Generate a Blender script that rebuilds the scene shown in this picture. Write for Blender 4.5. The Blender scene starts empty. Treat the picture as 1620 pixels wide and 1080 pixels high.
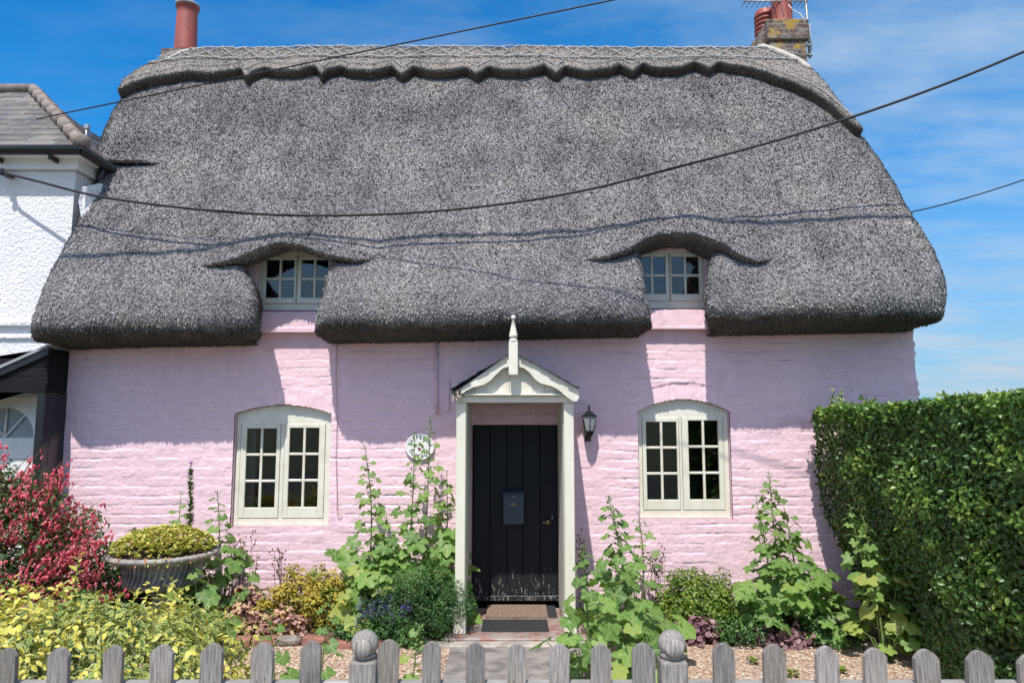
import bpy, math, random
import numpy as np
from mathutils import Vector, Matrix

# ------------------------------------------------------------------ basics
scene = bpy.context.scene
COL = scene.collection
rs = np.random.RandomState(7)
random.seed(7)
R = math.radians
pi = math.pi

# camera model (used to turn measured picture points into real places)
TH = R(6.37); FPX = 1120.0; CAM = np.array([0.0, -7.4, 1.8])
CT, ST = math.cos(TH), math.sin(TH)
def P(px, py, Y):
    u = (px-810)/FPX; v = (540-py)/FPX
    d = np.array([u, CT - v*ST, ST + v*CT])
    t = (Y-CAM[1])/d[1]
    return CAM + d*t
def W(px, py, Y=0.0):
    p = P(px, py, Y); return p[0], p[2]
def G(px, py, z):
    u = (px-810)/FPX; v = (540-py)/FPX
    d = np.array([u, CT - v*ST, ST + v*CT])
    return CAM + d*((z-CAM[2])/d[2])
def proj(p):
    q = np.asarray(p, float) - CAM
    dep = q[..., 1]*CT + q[..., 2]*ST
    up = -q[..., 1]*ST + q[..., 2]*CT
    return 810 + FPX*q[..., 0]/dep, 540 - FPX*up/dep

def link(o, parent=None):
    COL.objects.link(o)
    if parent is not None: o.parent = parent
    return o
def empty(name, loc=(0, 0, 0), label=None, cat=None, group=None, parent=None):
    o = bpy.data.objects.new(name, None); o.location = loc; o.empty_display_size = .1
    link(o, parent); tag(o, label, cat, group); return o
def tag(o, label=None, cat=None, group=None, kind=None):
    if label: o['label'] = label
    if cat: o['category'] = cat
    if group: o['group'] = group
    if kind: o['kind'] = kind
    return o
def copy_tree(o, parent=None):
    c = o.copy(); COL.objects.link(c); c.parent = parent
    for ch in list(o.children): copy_tree(ch, c)
    return c

def np_mesh(name, V, F, mat, parent=None, smooth=False, attrs=None, origin=None, mats=None, mi=None):
    """V (n,3); F list of face arrays (m,k) or list of lists."""
    V = np.asarray(V, float)
    if origin is not None: V = V - np.asarray(origin)
    me = bpy.data.meshes.new(name)
    if isinstance(F, np.ndarray): F = [F]
    loops = []; starts = []; tot = 0
    for a in F:
        if isinstance(a, np.ndarray):
            m, k = a.shape
            starts.append(tot + np.arange(m)*k); loops.append(a.reshape(-1)); tot += m*k
        else:
            starts.append(np.array([tot])); loops.append(np.array(a)); tot += len(a)
    loops = np.concatenate(loops).astype(np.int32); starts = np.concatenate(starts).astype(np.int32)
    me.vertices.add(len(V)); me.vertices.foreach_set('co', V.astype(np.float32).reshape(-1))
    me.loops.add(len(loops)); me.loops.foreach_set('vertex_index', loops)
    me.polygons.add(len(starts)); me.polygons.foreach_set('loop_start', starts)
    if smooth is True: me.polygons.foreach_set('use_smooth', np.ones(len(starts), bool))
    elif isinstance(smooth, np.ndarray): me.polygons.foreach_set('use_smooth', smooth)
    if mats:
        for m_ in mats: me.materials.append(m_)
        if mi is not None: me.polygons.foreach_set('material_index', mi.astype(np.int32))
    elif mat: me.materials.append(mat)
    me.update(calc_edges=True); me.validate()
    if attrs:
        for k, a in attrs.items():
            at = me.attributes.new(k, 'FLOAT', 'POINT'); at.data.foreach_set('value', np.asarray(a, np.float32))
    o = bpy.data.objects.new(name, me)
    if origin is not None: o.location = origin
    return link(o, parent)

class MB:
    """collects simple shapes into one mesh"""
    def __init__(s): s.v = []; s.f = []; s.sm = []; s.r = []
    def add(s, verts, faces, M=None, smooth=False, r=0.0):
        n = len(s.v)
        for p in verts:
            p = Vector(p)
            s.v.append(tuple(M @ p) if M else tuple(p)); s.r.append(r)
        for f in faces: s.f.append([i+n for i in f]); s.sm.append(smooth)
        return s
    def box(s, x0, x1, y0, y1, z0, z1, bev=0.0, M=None, r=0.0):
        if bev <= 0:
            v = [(x, y, z) for z in (z0, z1) for y in (y0, y1) for x in (x0, x1)]
            f = [(0, 2, 3, 1), (4, 5, 7, 6), (0, 1, 5, 4), (2, 6, 7, 3), (0, 4, 6, 2), (1, 3, 7, 5)]
            return s.add(v, f, M, r=r)
        b = min(bev, (x1-x0)/2.01, (y1-y0)/2.01, (z1-z0)/2.01)
        v = []; idx = {}
        for i, x in enumerate((x0, x1)):
            for j, y in enumerate((y0, y1)):
                for k, z in enumerate((z0, z1)):
                    sx, sy, sz = (1, -1)[i], (1, -1)[j], (1, -1)[k]
                    idx[i, j, k, 0] = len(v); v.append((x, y+sy*b, z+sz*b))
                    idx[i, j, k, 1] = len(v); v.append((x+sx*b, y, z+sz*b))
                    idx[i, j, k, 2] = len(v); v.append((x+sx*b, y+sy*b, z))
        f = []
        for i in (0, 1):
            q = [idx[i, 0, 0, 0], idx[i, 1, 0, 0], idx[i, 1, 1, 0], idx[i, 0, 1, 0]]; f.append(q if i else q[::-1])
            q = [idx[0, i, 0, 1], idx[1, i, 0, 1], idx[1, i, 1, 1], idx[0, i, 1, 1]]; f.append(q if not i else q[::-1])
            q = [idx[0, 0, i, 2], idx[1, 0, i, 2], idx[1, 1, i, 2], idx[0, 1, i, 2]]; f.append(q if i else q[::-1])
        for i in (0, 1):
            for j in (0, 1):
                f.append([idx[i, j, 0, 0], idx[i, j, 1, 0], idx[i, j, 1, 1], idx[i, j, 0, 1]])
                f.append([idx[i, 0, j, 0], idx[i, 1, j, 0], idx[i, 1, j, 2], idx[i, 0, j, 2]])
                f.append([idx[0, i, j, 1], idx[1, i, j, 1], idx[1, i, j, 2], idx[0, i, j, 2]])
                for k in (0, 1): f.append([idx[i, j, k, 0], idx[i, j, k, 1], idx[i, j, k, 2]])
        return s.add(v, f, M, r=r)
    def tube(s, pts, rad, n=8, cap=True, r=0.0):
        pts = [Vector(p) for p in pts]; m = len(pts)
        if not hasattr(rad, '__len__'): rad = [rad]*m
        v = []; prev = None
        for i, p in enumerate(pts):
            d = (pts[min(i+1, m-1)] - pts[max(i-1, 0)])
            if d.length < 1e-9: d = Vector((0, 0, 1))
            d.normalize()
            if prev is None:
                a = d.orthogonal().normalized()
            else:
                a = (prev - d*prev.dot(d)); a = a.normalized() if a.length > 1e-6 else d.orthogonal().normalized()
            prev = a; b = d.cross(a)
            for k in range(n):
                t = 2*pi*k/n; v.append(p + (a*math.cos(t) + b*math.sin(t))*rad[i])
        f = [(i*n+k, i*n+(k+1) % n, (i+1)*n+(k+1) % n, (i+1)*n+k) for i in range(m-1) for k in range(n)]
        if cap: f += [tuple(range(n))[::-1], tuple((m-1)*n+k for k in range(n))]
        return s.add(v, f, smooth=True, r=r)
    def lathe(s, prof, n=24, M=None, wob=None, r=0.0):
        v = []
        for (rr, z) in prof:
            for k in range(n):
                t = 2*pi*k/n; q = rr*(1 + (wob(k, n, z) if wob else 0)); v.append((q*math.cos(t), q*math.sin(t), z))
        m = len(prof)
        f = [(i*n+k, i*n+(k+1) % n, (i+1)*n+(k+1) % n, (i+1)*n+k) for i in range(m-1) for k in range(n)]
        f += [tuple(range(n))[::-1], tuple((m-1)*n+k for k in range(n))]
        return s.add(v, f, M, smooth=True, r=r)
    def prism(s, poly, y0, y1, M=None, r=0.0):
        """poly [(x,z)] extruded along y"""
        n = len(poly)
        v = [(x, y0, z) for x, z in poly] + [(x, y1, z) for x, z in poly]
        a = sum(poly[i][0]*poly[(i+1) % n][1]-poly[(i+1) % n][0]*poly[i][1] for i in range(n))
        f = [tuple(range(n)), tuple(range(n, 2*n))[::-1]] + [(i, i+n, (i+1) % n+n, (i+1) % n) for i in range(n)]
        if a < 0: f = [q[::-1] for q in f]
        return s.add(v, f, M, r=r)
    def build(s, name, mat, parent=None, origin=None):
        return np_mesh(name, np.array(s.v), [list(f) for f in s.f], mat, parent, np.array(s.sm, bool), {'rnd': s.r}, origin)

# ------------------------------------------------------------------ numpy noise
def _h(i, j, k, seed):
    n = (i*374761393 + j*668265263 + k*2147483647 + seed*1274126177) & 0xffffffff
    n = ((n ^ (n >> 13))*1274126177) & 0xffffffff
    n = ((n ^ (n >> 16))*2246822519) & 0xffffffff
    return ((n >> 8) & 0xffff)/65535.0
def vn(x, y, z, seed=0):
    x = np.asarray(x, float); y = np.asarray(y, float)+0*x; z = np.asarray(z, float)+0*x
    i = np.floor(x).astype(np.int64); j = np.floor(y).astype(np.int64); k = np.floor(z).astype(np.int64)
    fx, fy, fz = x-i, y-j, z-k
    fx, fy, fz = [t*t*(3-2*t) for t in (fx, fy, fz)]
    o = 0
    for a in (0, 1):
        for b in (0, 1):
            for c in (0, 1):
                o = o + _h(i+a, j+b, k+c, seed)*(fx if a else 1-fx)*(fy if b else 1-fy)*(fz if c else 1-fz)
    return o*2-1
def fbm(x, y, z, o=3, seed=0):
    s = 0; a = 1.0; t = 0
    for q in range(o):
        s = s + a*vn(np.asarray(x)*2**q, np.asarray(y)*2**q, np.asarray(z)*2**q, seed+q); t += a; a *= .5
    return s/t

# ------------------------------------------------------------------ materials
def mat_new(name):
    m = bpy.data.materials.new(name); m.use_nodes = True
    nt = m.node_tree; nt.nodes.clear()
    out = nt.nodes.new('ShaderNodeOutputMaterial'); b = nt.nodes.new('ShaderNodeBsdfPrincipled')
    nt.links.new(b.outputs[0], out.inputs[0]); return m, nt, b, out
def N(nt, t, **k):
    n = nt.nodes.new(t)
    for a, v in k.items():
        if a.startswith('i_'):
            key = a[2:].replace('_', ' ')
            n.inputs[int(key) if key.isdigit() else key].default_value = v
        else: setattr(n, a, v)
    return n
def L(nt, a, b): nt.links.new(a, b)
def C4(c): return (c[0], c[1], c[2], 1.0)
def ramp(nt, fac, stops, interp='LINEAR'):
    r = N(nt, 'ShaderNodeValToRGB'); e = r.color_ramp; e.interpolation = interp
    while len(e.elements) < len(stops): e.elements.new(.5)
    for q, (p, c) in zip(e.elements, stops): q.position = p; q.color = C4(c) if len(c) == 3 else c
    if fac is not None: L(nt, fac, r.inputs[0])
    return r.outputs[0]
def coord(nt, scale=(1, 1, 1), kind='Object'):
    tc = N(nt, 'ShaderNodeTexCoord'); mp = N(nt, 'ShaderNodeMapping'); mp.inputs['Scale'].default_value = scale
    L(nt, tc.outputs[kind], mp.inputs[0]); return mp.outputs[0]
def noise(nt, vec, scale, detail=3, rough=.55):
    n = N(nt, 'ShaderNodeTexNoise'); n.inputs['Scale'].default_value = scale
    n.inputs['Detail'].default_value = detail; n.inputs['Roughness'].default_value = rough
    if vec is not None: L(nt, vec, n.inputs['Vector'])
    return n.outputs['Fac']
def mixc(nt, fac, a, b, mode='MIX'):
    m = N(nt, 'ShaderNodeMix', data_type='RGBA', blend_type=mode)
    for s_, v in ((0, fac), (6, a), (7, b)):
        if hasattr(v, 'links'): L(nt, v, m.inputs[s_])
        else: m.inputs[s_].default_value = v if not isinstance(v, tuple) or len(v) == 4 else C4(v)
    return m.outputs[2]
def bump(nt, b, h, strength=.5, dist=.01, prev=None):
    n = N(nt, 'ShaderNodeBump'); n.inputs['Strength'].default_value = strength; n.inputs['Distance'].default_value = dist
    L(nt, h, n.inputs['Height'])
    if prev is not None: L(nt, prev, n.inputs['Normal'])
    if b is not None: L(nt, n.outputs[0], b.inputs['Normal'])
    return n.outputs[0]
def attr(nt, name='rnd'):
    return N(nt, 'ShaderNodeAttribute', attribute_name=name).outputs['Fac']

def simple(name, c, rough=.6, var=.12, nscale=6, bstr=.2, bscale=60, c2=None, stretch=(1, 1, 1), metal=0, spec=.5):
    m, nt, b, _ = mat_new(name); v = coord(nt, stretch)
    c2 = c2 or tuple(x*(1-var*2) for x in c)
    f = noise(nt, v, nscale, 5, .6)
    L(nt, ramp(nt, f, [(.35, c2), (.6, c)]), b.inputs['Base Color'])
    b.inputs['Roughness'].default_value = rough; b.inputs['Metallic'].default_value = metal
    b.inputs['Specular IOR Level'].default_value = spec
    if bstr: bump(nt, b, noise(nt, v, bscale, 3), bstr, .004)
    return m

def leaf_mat(name, stops, rough=.5, trans=.3, spec=.4, tint=None, vein=None, vamt=1.0):
    m, nt, b, out = mat_new(name)
    col = ramp(nt, attr(nt), stops)
    v = coord(nt); f = noise(nt, v, 55, 2)
    col = mixc(nt, .35, col, mixc(nt, 1.0, col, ramp(nt, f, [(.3, (.55, .6, .5)), (.7, (1.25, 1.2, 1.2))]), 'MULTIPLY'))
    if vein:   # radial veins from the leaf's own coordinates
        e = attr(nt, 'edge')
        vf_ = N(nt, 'ShaderNodeMath', operation='MULTIPLY'); L(nt, mixfac(nt, e), vf_.inputs[0]); vf_.inputs[1].default_value = vamt; col = mixc(nt, vf_.outputs[0], col, vein)
    L(nt, col, b.inputs['Base Color']); b.inputs['Roughness'].default_value = rough
    b.inputs['Specular IOR Level'].default_value = spec
    bump(nt, b, noise(nt, v, 70, 3, .6), .35, .004)
    if trans > 0:
        t = N(nt, 'ShaderNodeBsdfTranslucent')
        tc = mixc(nt, 1.0, col, tint or (1.5, 1.5, .6), 'MULTIPLY'); L(nt, tc, t.inputs[0])
        mx = N(nt, 'ShaderNodeMixShader'); mx.inputs[0].default_value = trans
        L(nt, b.outputs[0], mx.inputs[1]); L(nt, t.outputs[0], mx.inputs[2]); L(nt, mx.outputs[0], out.inputs[0])
    return m
def mixfac(nt, e):
    r = ramp(nt, e, [(.6, (0, 0, 0)), (.85, (.85, .85, .85))]); return r

M = {}
# pink painted brick
m, nt, b, _ = mat_new('pink_paint'); v = coord(nt)
f1 = noise(nt, v, 1.1, 4); f2 = noise(nt, v, 9, 6, .65)
c = mixc(nt, f1, (.87, .64, .685), (.81, .585, .655))
c = mixc(nt, .5, c, mixc(nt, 1, c, ramp(nt, f2, [(.3, (.80, .76, .80)), (.65, (1.03, 1.02, 1.02))]), 'MULTIPLY'))
gr = attr(nt, 'groove'); gr2 = mixc(nt, 1, gr, noise(nt, v, 5, 3), 'MULTIPLY')
c = mixc(nt, ramp(nt, gr2, [(.22, (0, 0, 0)), (.6, (.8, .8, .8))]), c, (.46, .27, .31))
spk = noise(nt, v, 42, 2, .5)
c = mixc(nt, ramp(nt, spk, [(.735, (0, 0, 0)), (.76, (.7, .7, .7))]), c, (.36, .22, .2))
sep = N(nt, 'ShaderNodeSeparateXYZ'); L(nt, v, sep.inputs[0])
mp_ = N(nt, 'ShaderNodeMapRange'); mp_.inputs[1].default_value = -.1; mp_.inputs[2].default_value = .55; mp_.inputs[3].default_value = .6; mp_.inputs[4].default_value = 0
L(nt, sep.outputs[2], mp_.inputs[0])
dirt = mixc(nt, 1, mp_.outputs[0], ramp(nt, noise(nt, v, 4, 5, .7), [(.4, (0, 0, 0)), (.7, (1, 1, 1))]), 'MULTIPLY')
c = mixc(nt, dirt, c, (.50, .42, .40))
L(nt, c, b.inputs['Base Color']); b.inputs['Roughness'].default_value = .62; b.inputs['Specular IOR Level'].default_value = .3
n1 = bump(nt, None, noise(nt, v, 34, 4, .6), .3, .006)
bump(nt, b, noise(nt, v, 120, 3, .6), .35, .003, n1)
M['pink'] = m
M['pinktrim'] = simple('pink_trim_paint', (.80, .57, .64), .55, .08, 5, .25, 40)
# render, white
m, nt, b, _ = mat_new('white_roughcast'); v = coord(nt)
L(nt, ramp(nt, noise(nt, v, 2, 5), [(.3, (.74, .76, .78)), (.7, (.86, .86, .86))]), b.inputs['Base Color']); b.inputs['Roughness'].default_value = .85
n1 = bump(nt, None, noise(nt, v, 26, 3, .7), 1.0, .03); bump(nt, b, noise(nt, v, 75, 2, .6), .8, .01, n1)
M['roughcast'] = m
M['cream'] = simple('cream_gloss_paint', (.72, .71, .60), .38, .05, 7, .12, 30, c2=(.64, .62, .51))
m, nt, b, _ = mat_new('worn_cream_paint'); v = coord(nt, (1, 1, .35))
f = noise(nt, v, 22, 6, .7)
c = mixc(nt, ramp(nt, f, [(.66, (0, 0, 0)), (.70, (1, 1, 1))]), (.72, .71, .60), (.30, .24, .18))
c = mixc(nt, ramp(nt, noise(nt, v, 5, 4), [(.4, (.35, .35, .35)), (.7, (0, 0, 0))]), c, (.56, .54, .43))
L(nt, c, b.inputs['Base Color']); b.inputs['Roughness'].default_value = .42; bump(nt, b, f, .15, .004)
M['creamworn'] = m
M['white'] = simple('white_paint', (.80, .80, .78), .4, .05, 7, .1, 30)
# black plank door with scuffs near the bottom
m, nt, b, _ = mat_new('black_door_paint'); v = coord(nt, (1, 1, .16))
f = noise(nt, v, 60, 4, .7); sep = N(nt, 'ShaderNodeSeparateXYZ'); L(nt, coord(nt), sep.inputs[0])
mr = N(nt, 'ShaderNodeMapRange'); mr.inputs[1].default_value = .02; mr.inputs[2].default_value = .55; mr.inputs[3].default_value = .56; mr.inputs[4].default_value = .76
L(nt, sep.outputs[2], mr.inputs[0])
th = N(nt, 'ShaderNodeMath', operation='GREATER_THAN'); L(nt, f, th.inputs[0]); L(nt, mr.outputs[0], th.inputs[1])
c = mixc(nt, th.outputs[0], mixc(nt, noise(nt, v, 8, 3), (.010, .011, .014), (.022, .023, .027)), (.22, .21, .20))
L(nt, c, b.inputs['Base Color']); b.inputs['Roughness'].default_value = .5; b.inputs['Specular IOR Level'].default_value = .22; bump(nt, b, noise(nt, v, 80, 4), .2, .003)
M['door'] = m
M['black'] = simple('black_gloss_paint', (.014, .016, .019), .32, .2, 6, .15, 25)
M['blackmatt'] = simple('black_matt_paint', (.012, .013, .017), .7, .2, 6, .1, 25, spec=.2)
M['gunmetal'] = simple('grey_blue_metal', (.045, .066, .10), .38, .1, 9, .1, 60)
M['brass'] = simple('old_brass', (.35, .24, .12), .4, .2, 20, .1, 60, metal=.9)
M['chrome'] = simple('steel', (.5, .5, .5), .3, .1, 20, 0, metal=.9)
M['galv'] = simple('galvanised_metal', (.38, .39, .40), .5, .2, 20, 0, metal=.6)
M['rubber'] = simple('black_cable', (.013, .013, .015), .6, .1, 20, 0)
M['lead'] = simple('lead_flashing', (.50, .47, .42), .7, .2, 8, .4, 30)
M['leadgrey'] = simple('pale_lead_sheet', (.34, .36, .38), .5, .15, 5, .2, 20)
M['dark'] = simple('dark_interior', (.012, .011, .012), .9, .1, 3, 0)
M['terracotta'] = simple('terracotta', (.36, .085, .062), .55, .15, 9, .3, 50, c2=(.26, .075, .06))
M['curtain'] = simple('curtain_cloth', (.32, .33, .36), .9, .15, 12, 0)
M['redcloth'] = simple('dark_red_cloth', (.10, .02, .02), .9, .15, 12, 0)
# lamp
m, nt, b, _ = mat_new('warm_lamp_glow'); b.inputs['Base Color'].default_value = (.8, .5, .2, 1)
b.inputs['Emission Color'].default_value = (1, .42, .10, 1); b.inputs['Emission Strength'].default_value = 2.5; M['glow'] = m
# glass: partly see-through, partly mirror
def glass_mat(name, tint, gl):
    m = bpy.data.materials.new(name); m.use_nodes = True; nt = m.node_tree; nt.nodes.clear()
    out = nt.nodes.new('ShaderNodeOutputMaterial'); t = N(nt, 'ShaderNodeBsdfTransparent'); t.inputs[0].default_value = C4(tint)
    g = N(nt, 'ShaderNodeBsdfGlossy'); g.inputs['Roughness'].default_value = .03
    fr = N(nt, 'ShaderNodeFresnel'); fr.inputs[0].default_value = 1.5
    ad = N(nt, 'ShaderNodeMath', operation='MULTIPLY_ADD'); L(nt, fr.outputs[0], ad.inputs[0]); ad.inputs[1].default_value = gl; ad.inputs[2].default_value = 0
    ad.use_clamp = True
    v = coord(nt); bp = N(nt, 'ShaderNodeBump'); bp.inputs['Strength'].default_value = .06; bp.inputs['Distance'].default_value = .02
    L(nt, noise(nt, v, 3, 1), bp.inputs['Height']); L(nt, bp.outputs[0], g.inputs['Normal'])
    mx = N(nt, 'ShaderNodeMixShader'); L(nt, ad.outputs[0], mx.inputs[0]); L(nt, t.outputs[0], mx.inputs[1]); L(nt, g.outputs[0], mx.inputs[2])
    L(nt, mx.outputs[0], out.inputs[0]); return m
M['glass'] = glass_mat('window_glass', (.75, .78, .78), 2.6)
M['frosted'] = simple('frosted_glass', (.34, .37, .40), .35, .1, 10, .2, 60)

# thatch
def thatch_mat(name, lo, mid, hi, bs=1.0):
    m, nt, b, _ = mat_new(name); v = coord(nt)
    a = attr(nt); st = attr(nt, 'straw')
    big = noise(nt, v, 1.3, 4, .6)
    fine = noise(nt, v, 45, 3, .7)
    fc = ramp(nt, fine, [(.36, lo), (.5, mid), (.64, hi)])
    sc = ramp(nt, a, [(.0, tuple(x*1.2 for x in lo)), (.35, mid), (.75, hi), (1, tuple(min(.8, x*1.35) for x in hi))])
    c = mixc(nt, st, fc, sc)
    # broad weathering: browner, paler
    stk = noise(nt, coord(nt, (1, .22, .22)), 5, 4, .6)
    c = mixc(nt, 1, c, ramp(nt, stk, [(.33, (.80, .79, .78)), (.5, (1, 1, 1)), (.7, (1.10, 1.08, 1.05))]), 'MULTIPLY')
    c = mixc(nt, 1, c, ramp(nt, big, [(.32, (.72, .71, .72)), (.5, (.95, .95, .95)), (.68, (1.16, 1.12, 1.06))]), 'MULTIPLY')
    dk = attr(nt, 'shade_mottle')  # painted shade: eave underside, lip recess, ridge cap edge; plus faint mottle
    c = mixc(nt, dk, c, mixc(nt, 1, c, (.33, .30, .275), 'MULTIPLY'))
    L(nt, c, b.inputs['Base Color']); b.inputs['Roughness'].default_value = .8; b.inputs['Specular IOR Level'].default_value = .25
    bump(nt, b, fine, .9*bs, .02)
    return m
M['thatch'] = thatch_mat('weathered_reed_thatch', (.108, .109, .114), (.205, .206, .213), (.36, .363, .37))
M['sedge'] = thatch_mat('ridge_sedge_thatch', (.09, .083, .078), (.24, .225, .21), (.42, .40, .37))
M['hazel'] = simple('hazel_rods', (.43, .42, .40), .6, .25, 20, .2, 60)
M['slate'] = simple('slates', (.06, .063, .07), .5, .3, 12, .4, 30, c2=(.028, .03, .034))
# old slate roof courses of the neighbour
m, nt, b, _ = mat_new('old_roof_slate'); v = coord(nt)
c = ramp(nt, attr(nt), [(0, (.07, .066, .068)), (.5, (.115, .107, .106)), (1, (.17, .157, .15))])
c = mixc(nt, ramp(nt, noise(nt, v, 9, 5, .7), [(.5, (0, 0, 0)), (.75, (.7, .7, .7))]), c, (.30, .28, .20))
L(nt, c, b.inputs['Base Color']); b.inputs['Roughness'].default_value = .7; bump(nt, b, noise(nt, v, 40, 3), .4, .006)
M['roofslate'] = m
# stone / concrete
M['stone'] = simple('cast_stone', (.38, .36, .33), .8, .2, 9, .6, 45, c2=(.16, .15, .145))
M['concrete'] = simple('worn_concrete', (.27, .25, .23), .85, .2, 6, .5, 45, c2=(.13, .12, .11))
M['step'] = simple('pale_step_stone', (.42, .38, .33), .85, .2, 8, .5, 45, c2=(.24, .22, .19))
m, nt, b, _ = mat_new('red_step_paint'); v = coord(nt)
f = noise(nt, v, 7, 6, .65)
L(nt, ramp(nt, f, [(.33, (.24, .055, .05)), (.40, (.27, .13, .115)), (.47, (.28, .22, .20)), (.6, (.32, .27, .245))]), b.inputs['Base Color']); b.inputs['Roughness'].default_value = .6
bump(nt, b, f, .3, .005); M['redfloor'] = m
M['coir'] = simple('coir_mat', (.25, .18, .13), .95, .2, 40, .8, 160, c2=(.15, .105, .075))
M['rubbermat'] = simple('rubber_mat', (.035, .037, .042), .7, .2, 40, .4, 120, c2=(.02, .02, .024))
# fence wood
m, nt, b, _ = mat_new('weathered_grey_oak'); v = coord(nt, (1, 1, .04))
f = noise(nt, v, 210, 4, .75); f2 = noise(nt, coord(nt), 3.5, 3)
c = ramp(nt, f, [(.34, (.075, .07, .066)), (.5, (.28, .265, .255)), (.68, (.50, .48, .46))])
c = mixc(nt, ramp(nt, f2, [(.45, (0, 0, 0)), (.7, (.45, .45, .45))]), c, (.20, .185, .12))
lum = attr(nt); c = mixc(nt, 1, c, ramp(nt, lum, [(0, (.68, .68, .68)), (1, (1.2, 1.18, 1.15))]), 'MULTIPLY')
L(nt, c, b.inputs['Base Color']); b.inputs['Roughness'].default_value = .85; bump(nt, b, f, .8, .006); M['oak'] = m
# chimney brick
m, nt, b, _ = mat_new('chimney_brick'); v = coord(nt)
tc = N(nt, 'ShaderNodeSeparateXYZ'); L(nt, v, tc.inputs[0]); ad = N(nt, 'ShaderNodeMath', operation='ADD'); L(nt, tc.outputs[0], ad.inputs[0]); L(nt, tc.outputs[1], ad.inputs[1])
cb = N(nt, 'ShaderNodeCombineXYZ'); L(nt, ad.outputs[0], cb.inputs[0]); L(nt, tc.outputs[2], cb.inputs[1])
bt = N(nt, 'ShaderNodeTexBrick'); L(nt, cb.outputs[0], bt.inputs['Vector']); bt.inputs['Scale'].default_value = 1
bt.inputs['Brick Width'].default_value = .22; bt.inputs['Row Height'].default_value = .075; bt.inputs['Mortar Size'].default_value = .008
bt.inputs['Color1'].default_value = (.11, .07, .06, 1); bt.inputs['Color2'].default_value = (.065, .05, .05, 1); bt.inputs['Mortar'].default_value = (.20, .18, .14, 1)
li = noise(nt, v, 5, 5, .6)
c = mixc(nt, ramp(nt, li, [(.54, (0, 0, 0)), (.60, (.9, .9, .9))]), bt.outputs[0], (.36, .23, .03))
c2 = mixc(nt, ramp(nt, noise(nt, v, 11, 4), [(.5, (0, 0, 0)), (.62, (.7, .7, .7))]), c, (.24, .23, .20))
L(nt, c2, b.inputs['Base Color']); b.inputs['Roughness'].default_value = .9; bump(nt, b, bt.outputs['Fac'], -.5, .01); M['brick'] = m
M['edgebrick'] = simple('red_edging_brick', (.33, .15, .11), .85, .2, 14, .6, 50, c2=(.2, .10, .08))
M['flint'] = simple('grey_edging_stone', (.25, .22, .19), .85, .2, 14, .6, 50)
# gravel
m, nt, b, _ = mat_new('pea_gravel'); v = coord(nt)
vo = N(nt, 'ShaderNodeTexVoronoi'); vo.inputs['Scale'].default_value = 62; L(nt, v, vo.inputs['Vector'])
sp = N(nt, 'ShaderNodeSeparateColor'); L(nt, vo.outputs['Color'], sp.inputs[0])
c = ramp(nt, sp.outputs[0], [(0, (.24, .155, .105)), (.3, (.42, .28, .19)), (.55, (.52, .38, .28)), (.8, (.62, .50, .40)), (1, (.30, .25, .22))])
c = mixc(nt, 1, c, ramp(nt, vo.outputs['Distance'], [(.0, (1.1, 1.1, 1.1)), (.45, (.95, .95, .95)), (.8, (.35, .33, .3))]), 'MULTIPLY')
L(nt, c, b.inputs['Base Color']); b.inputs['Roughness'].default_value = .8
bump(nt, b, vo.outputs['Distance'], -1, .012); M['gravel'] = m
m, nt, b, _ = mat_new('pebble'); 
L(nt, ramp(nt, attr(nt), [(0, (.24, .15, .10)), (.25, (.45, .30, .20)), (.55, (.58, .43, .32)), (.85, (.70, .60, .50)), (1, (.30, .28, .27))]), b.inputs['Base Color']); b.inputs['Roughness'].default_value = .6
M['pebble'] = m
M['soil'] = simple('dark_bed_soil', (.10, .07, .05), .95, .3, 15, .9, 60, c2=(.05, .035, .026))
M['grassland'] = simple('rough_ground', (.09, .11, .045), .95, .3, .4, .5, 8)
M['asphalt'] = simple('road_asphalt', (.055, .055, .056), .9, .2, 3, .5, 90)
# plants
M['stem'] = simple('green_stem', (.13, .20, .05), .6, .2, 20, 0)
M['drystem'] = simple('dry_brown_stem', (.16, .10, .065), .8, .2, 20, 0)
M['bark'] = simple('shrub_bark', (.10, .075, .055), .9, .2, 20, .4, 40)
M['hollyleaf'] = leaf_mat('hollyhock_leaf', [(0, (.075, .17, .04)), (.45, (.14, .27, .06)), (.85, (.22, .36, .08)), (1, (.34, .39, .09))], .5, .35, .35, vein=(.30, .40, .16), vamt=.55)
M['hedgeleaf'] = leaf_mat('hedge_leaf', [(0, (.018, .05, .010)), (.45, (.05, .12, .018)), (.8, (.125, .235, .035)), (1, (.27, .37, .06))], .34, .22, .45)
M['boxleaf'] = leaf_mat('box_leaf', [(0, (.06, .12, .015)), (.5, (.12, .21, .025)), (1, (.26, .34, .045))], .45, .25, .4)
M['hebeleaf'] = leaf_mat('dark_shrub_leaf', [(0, (.018, .055, .016)), (.5, (.04, .11, .028)), (1, (.10, .22, .04))], .45, .2, .4)
M['euoleaf'] = leaf_mat('variegated_leaf', [(0, (.04, .10, .02)), (.3, (.09, .19, .035)), (.5, (.22, .32, .05)), (.68, (.54, .52, .07)), (1, (.72, .62, .10))], .4, .25, .4, tint=(1.25, 1.2, .6), vein=(.66, .64, .32))
M['goldleaf'] = leaf_mat('golden_leaf', [(0, (.16, .15, .03)), (.4, (.36, .32, .05)), (.8, (.52, .42, .06)), (1, (.45, .22, .08))], .5, .25, .3, tint=(1.3, 1.2, .6))
M['sedumleaf'] = leaf_mat('sedum_leaf', [(0, (.17, .19, .04)), (.35, (.40, .44, .09)), (.75, (.62, .62, .16)), (1, (.48, .20, .08))], .5, .15, .3, tint=(1.2, 1.2, .6))
M['fuchleaf'] = leaf_mat('fuchsia_leaf', [(0, (.02, .055, .012)), (.5, (.05, .11, .022)), (1, (.11, .19, .04))], .45, .2, .4)
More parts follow.
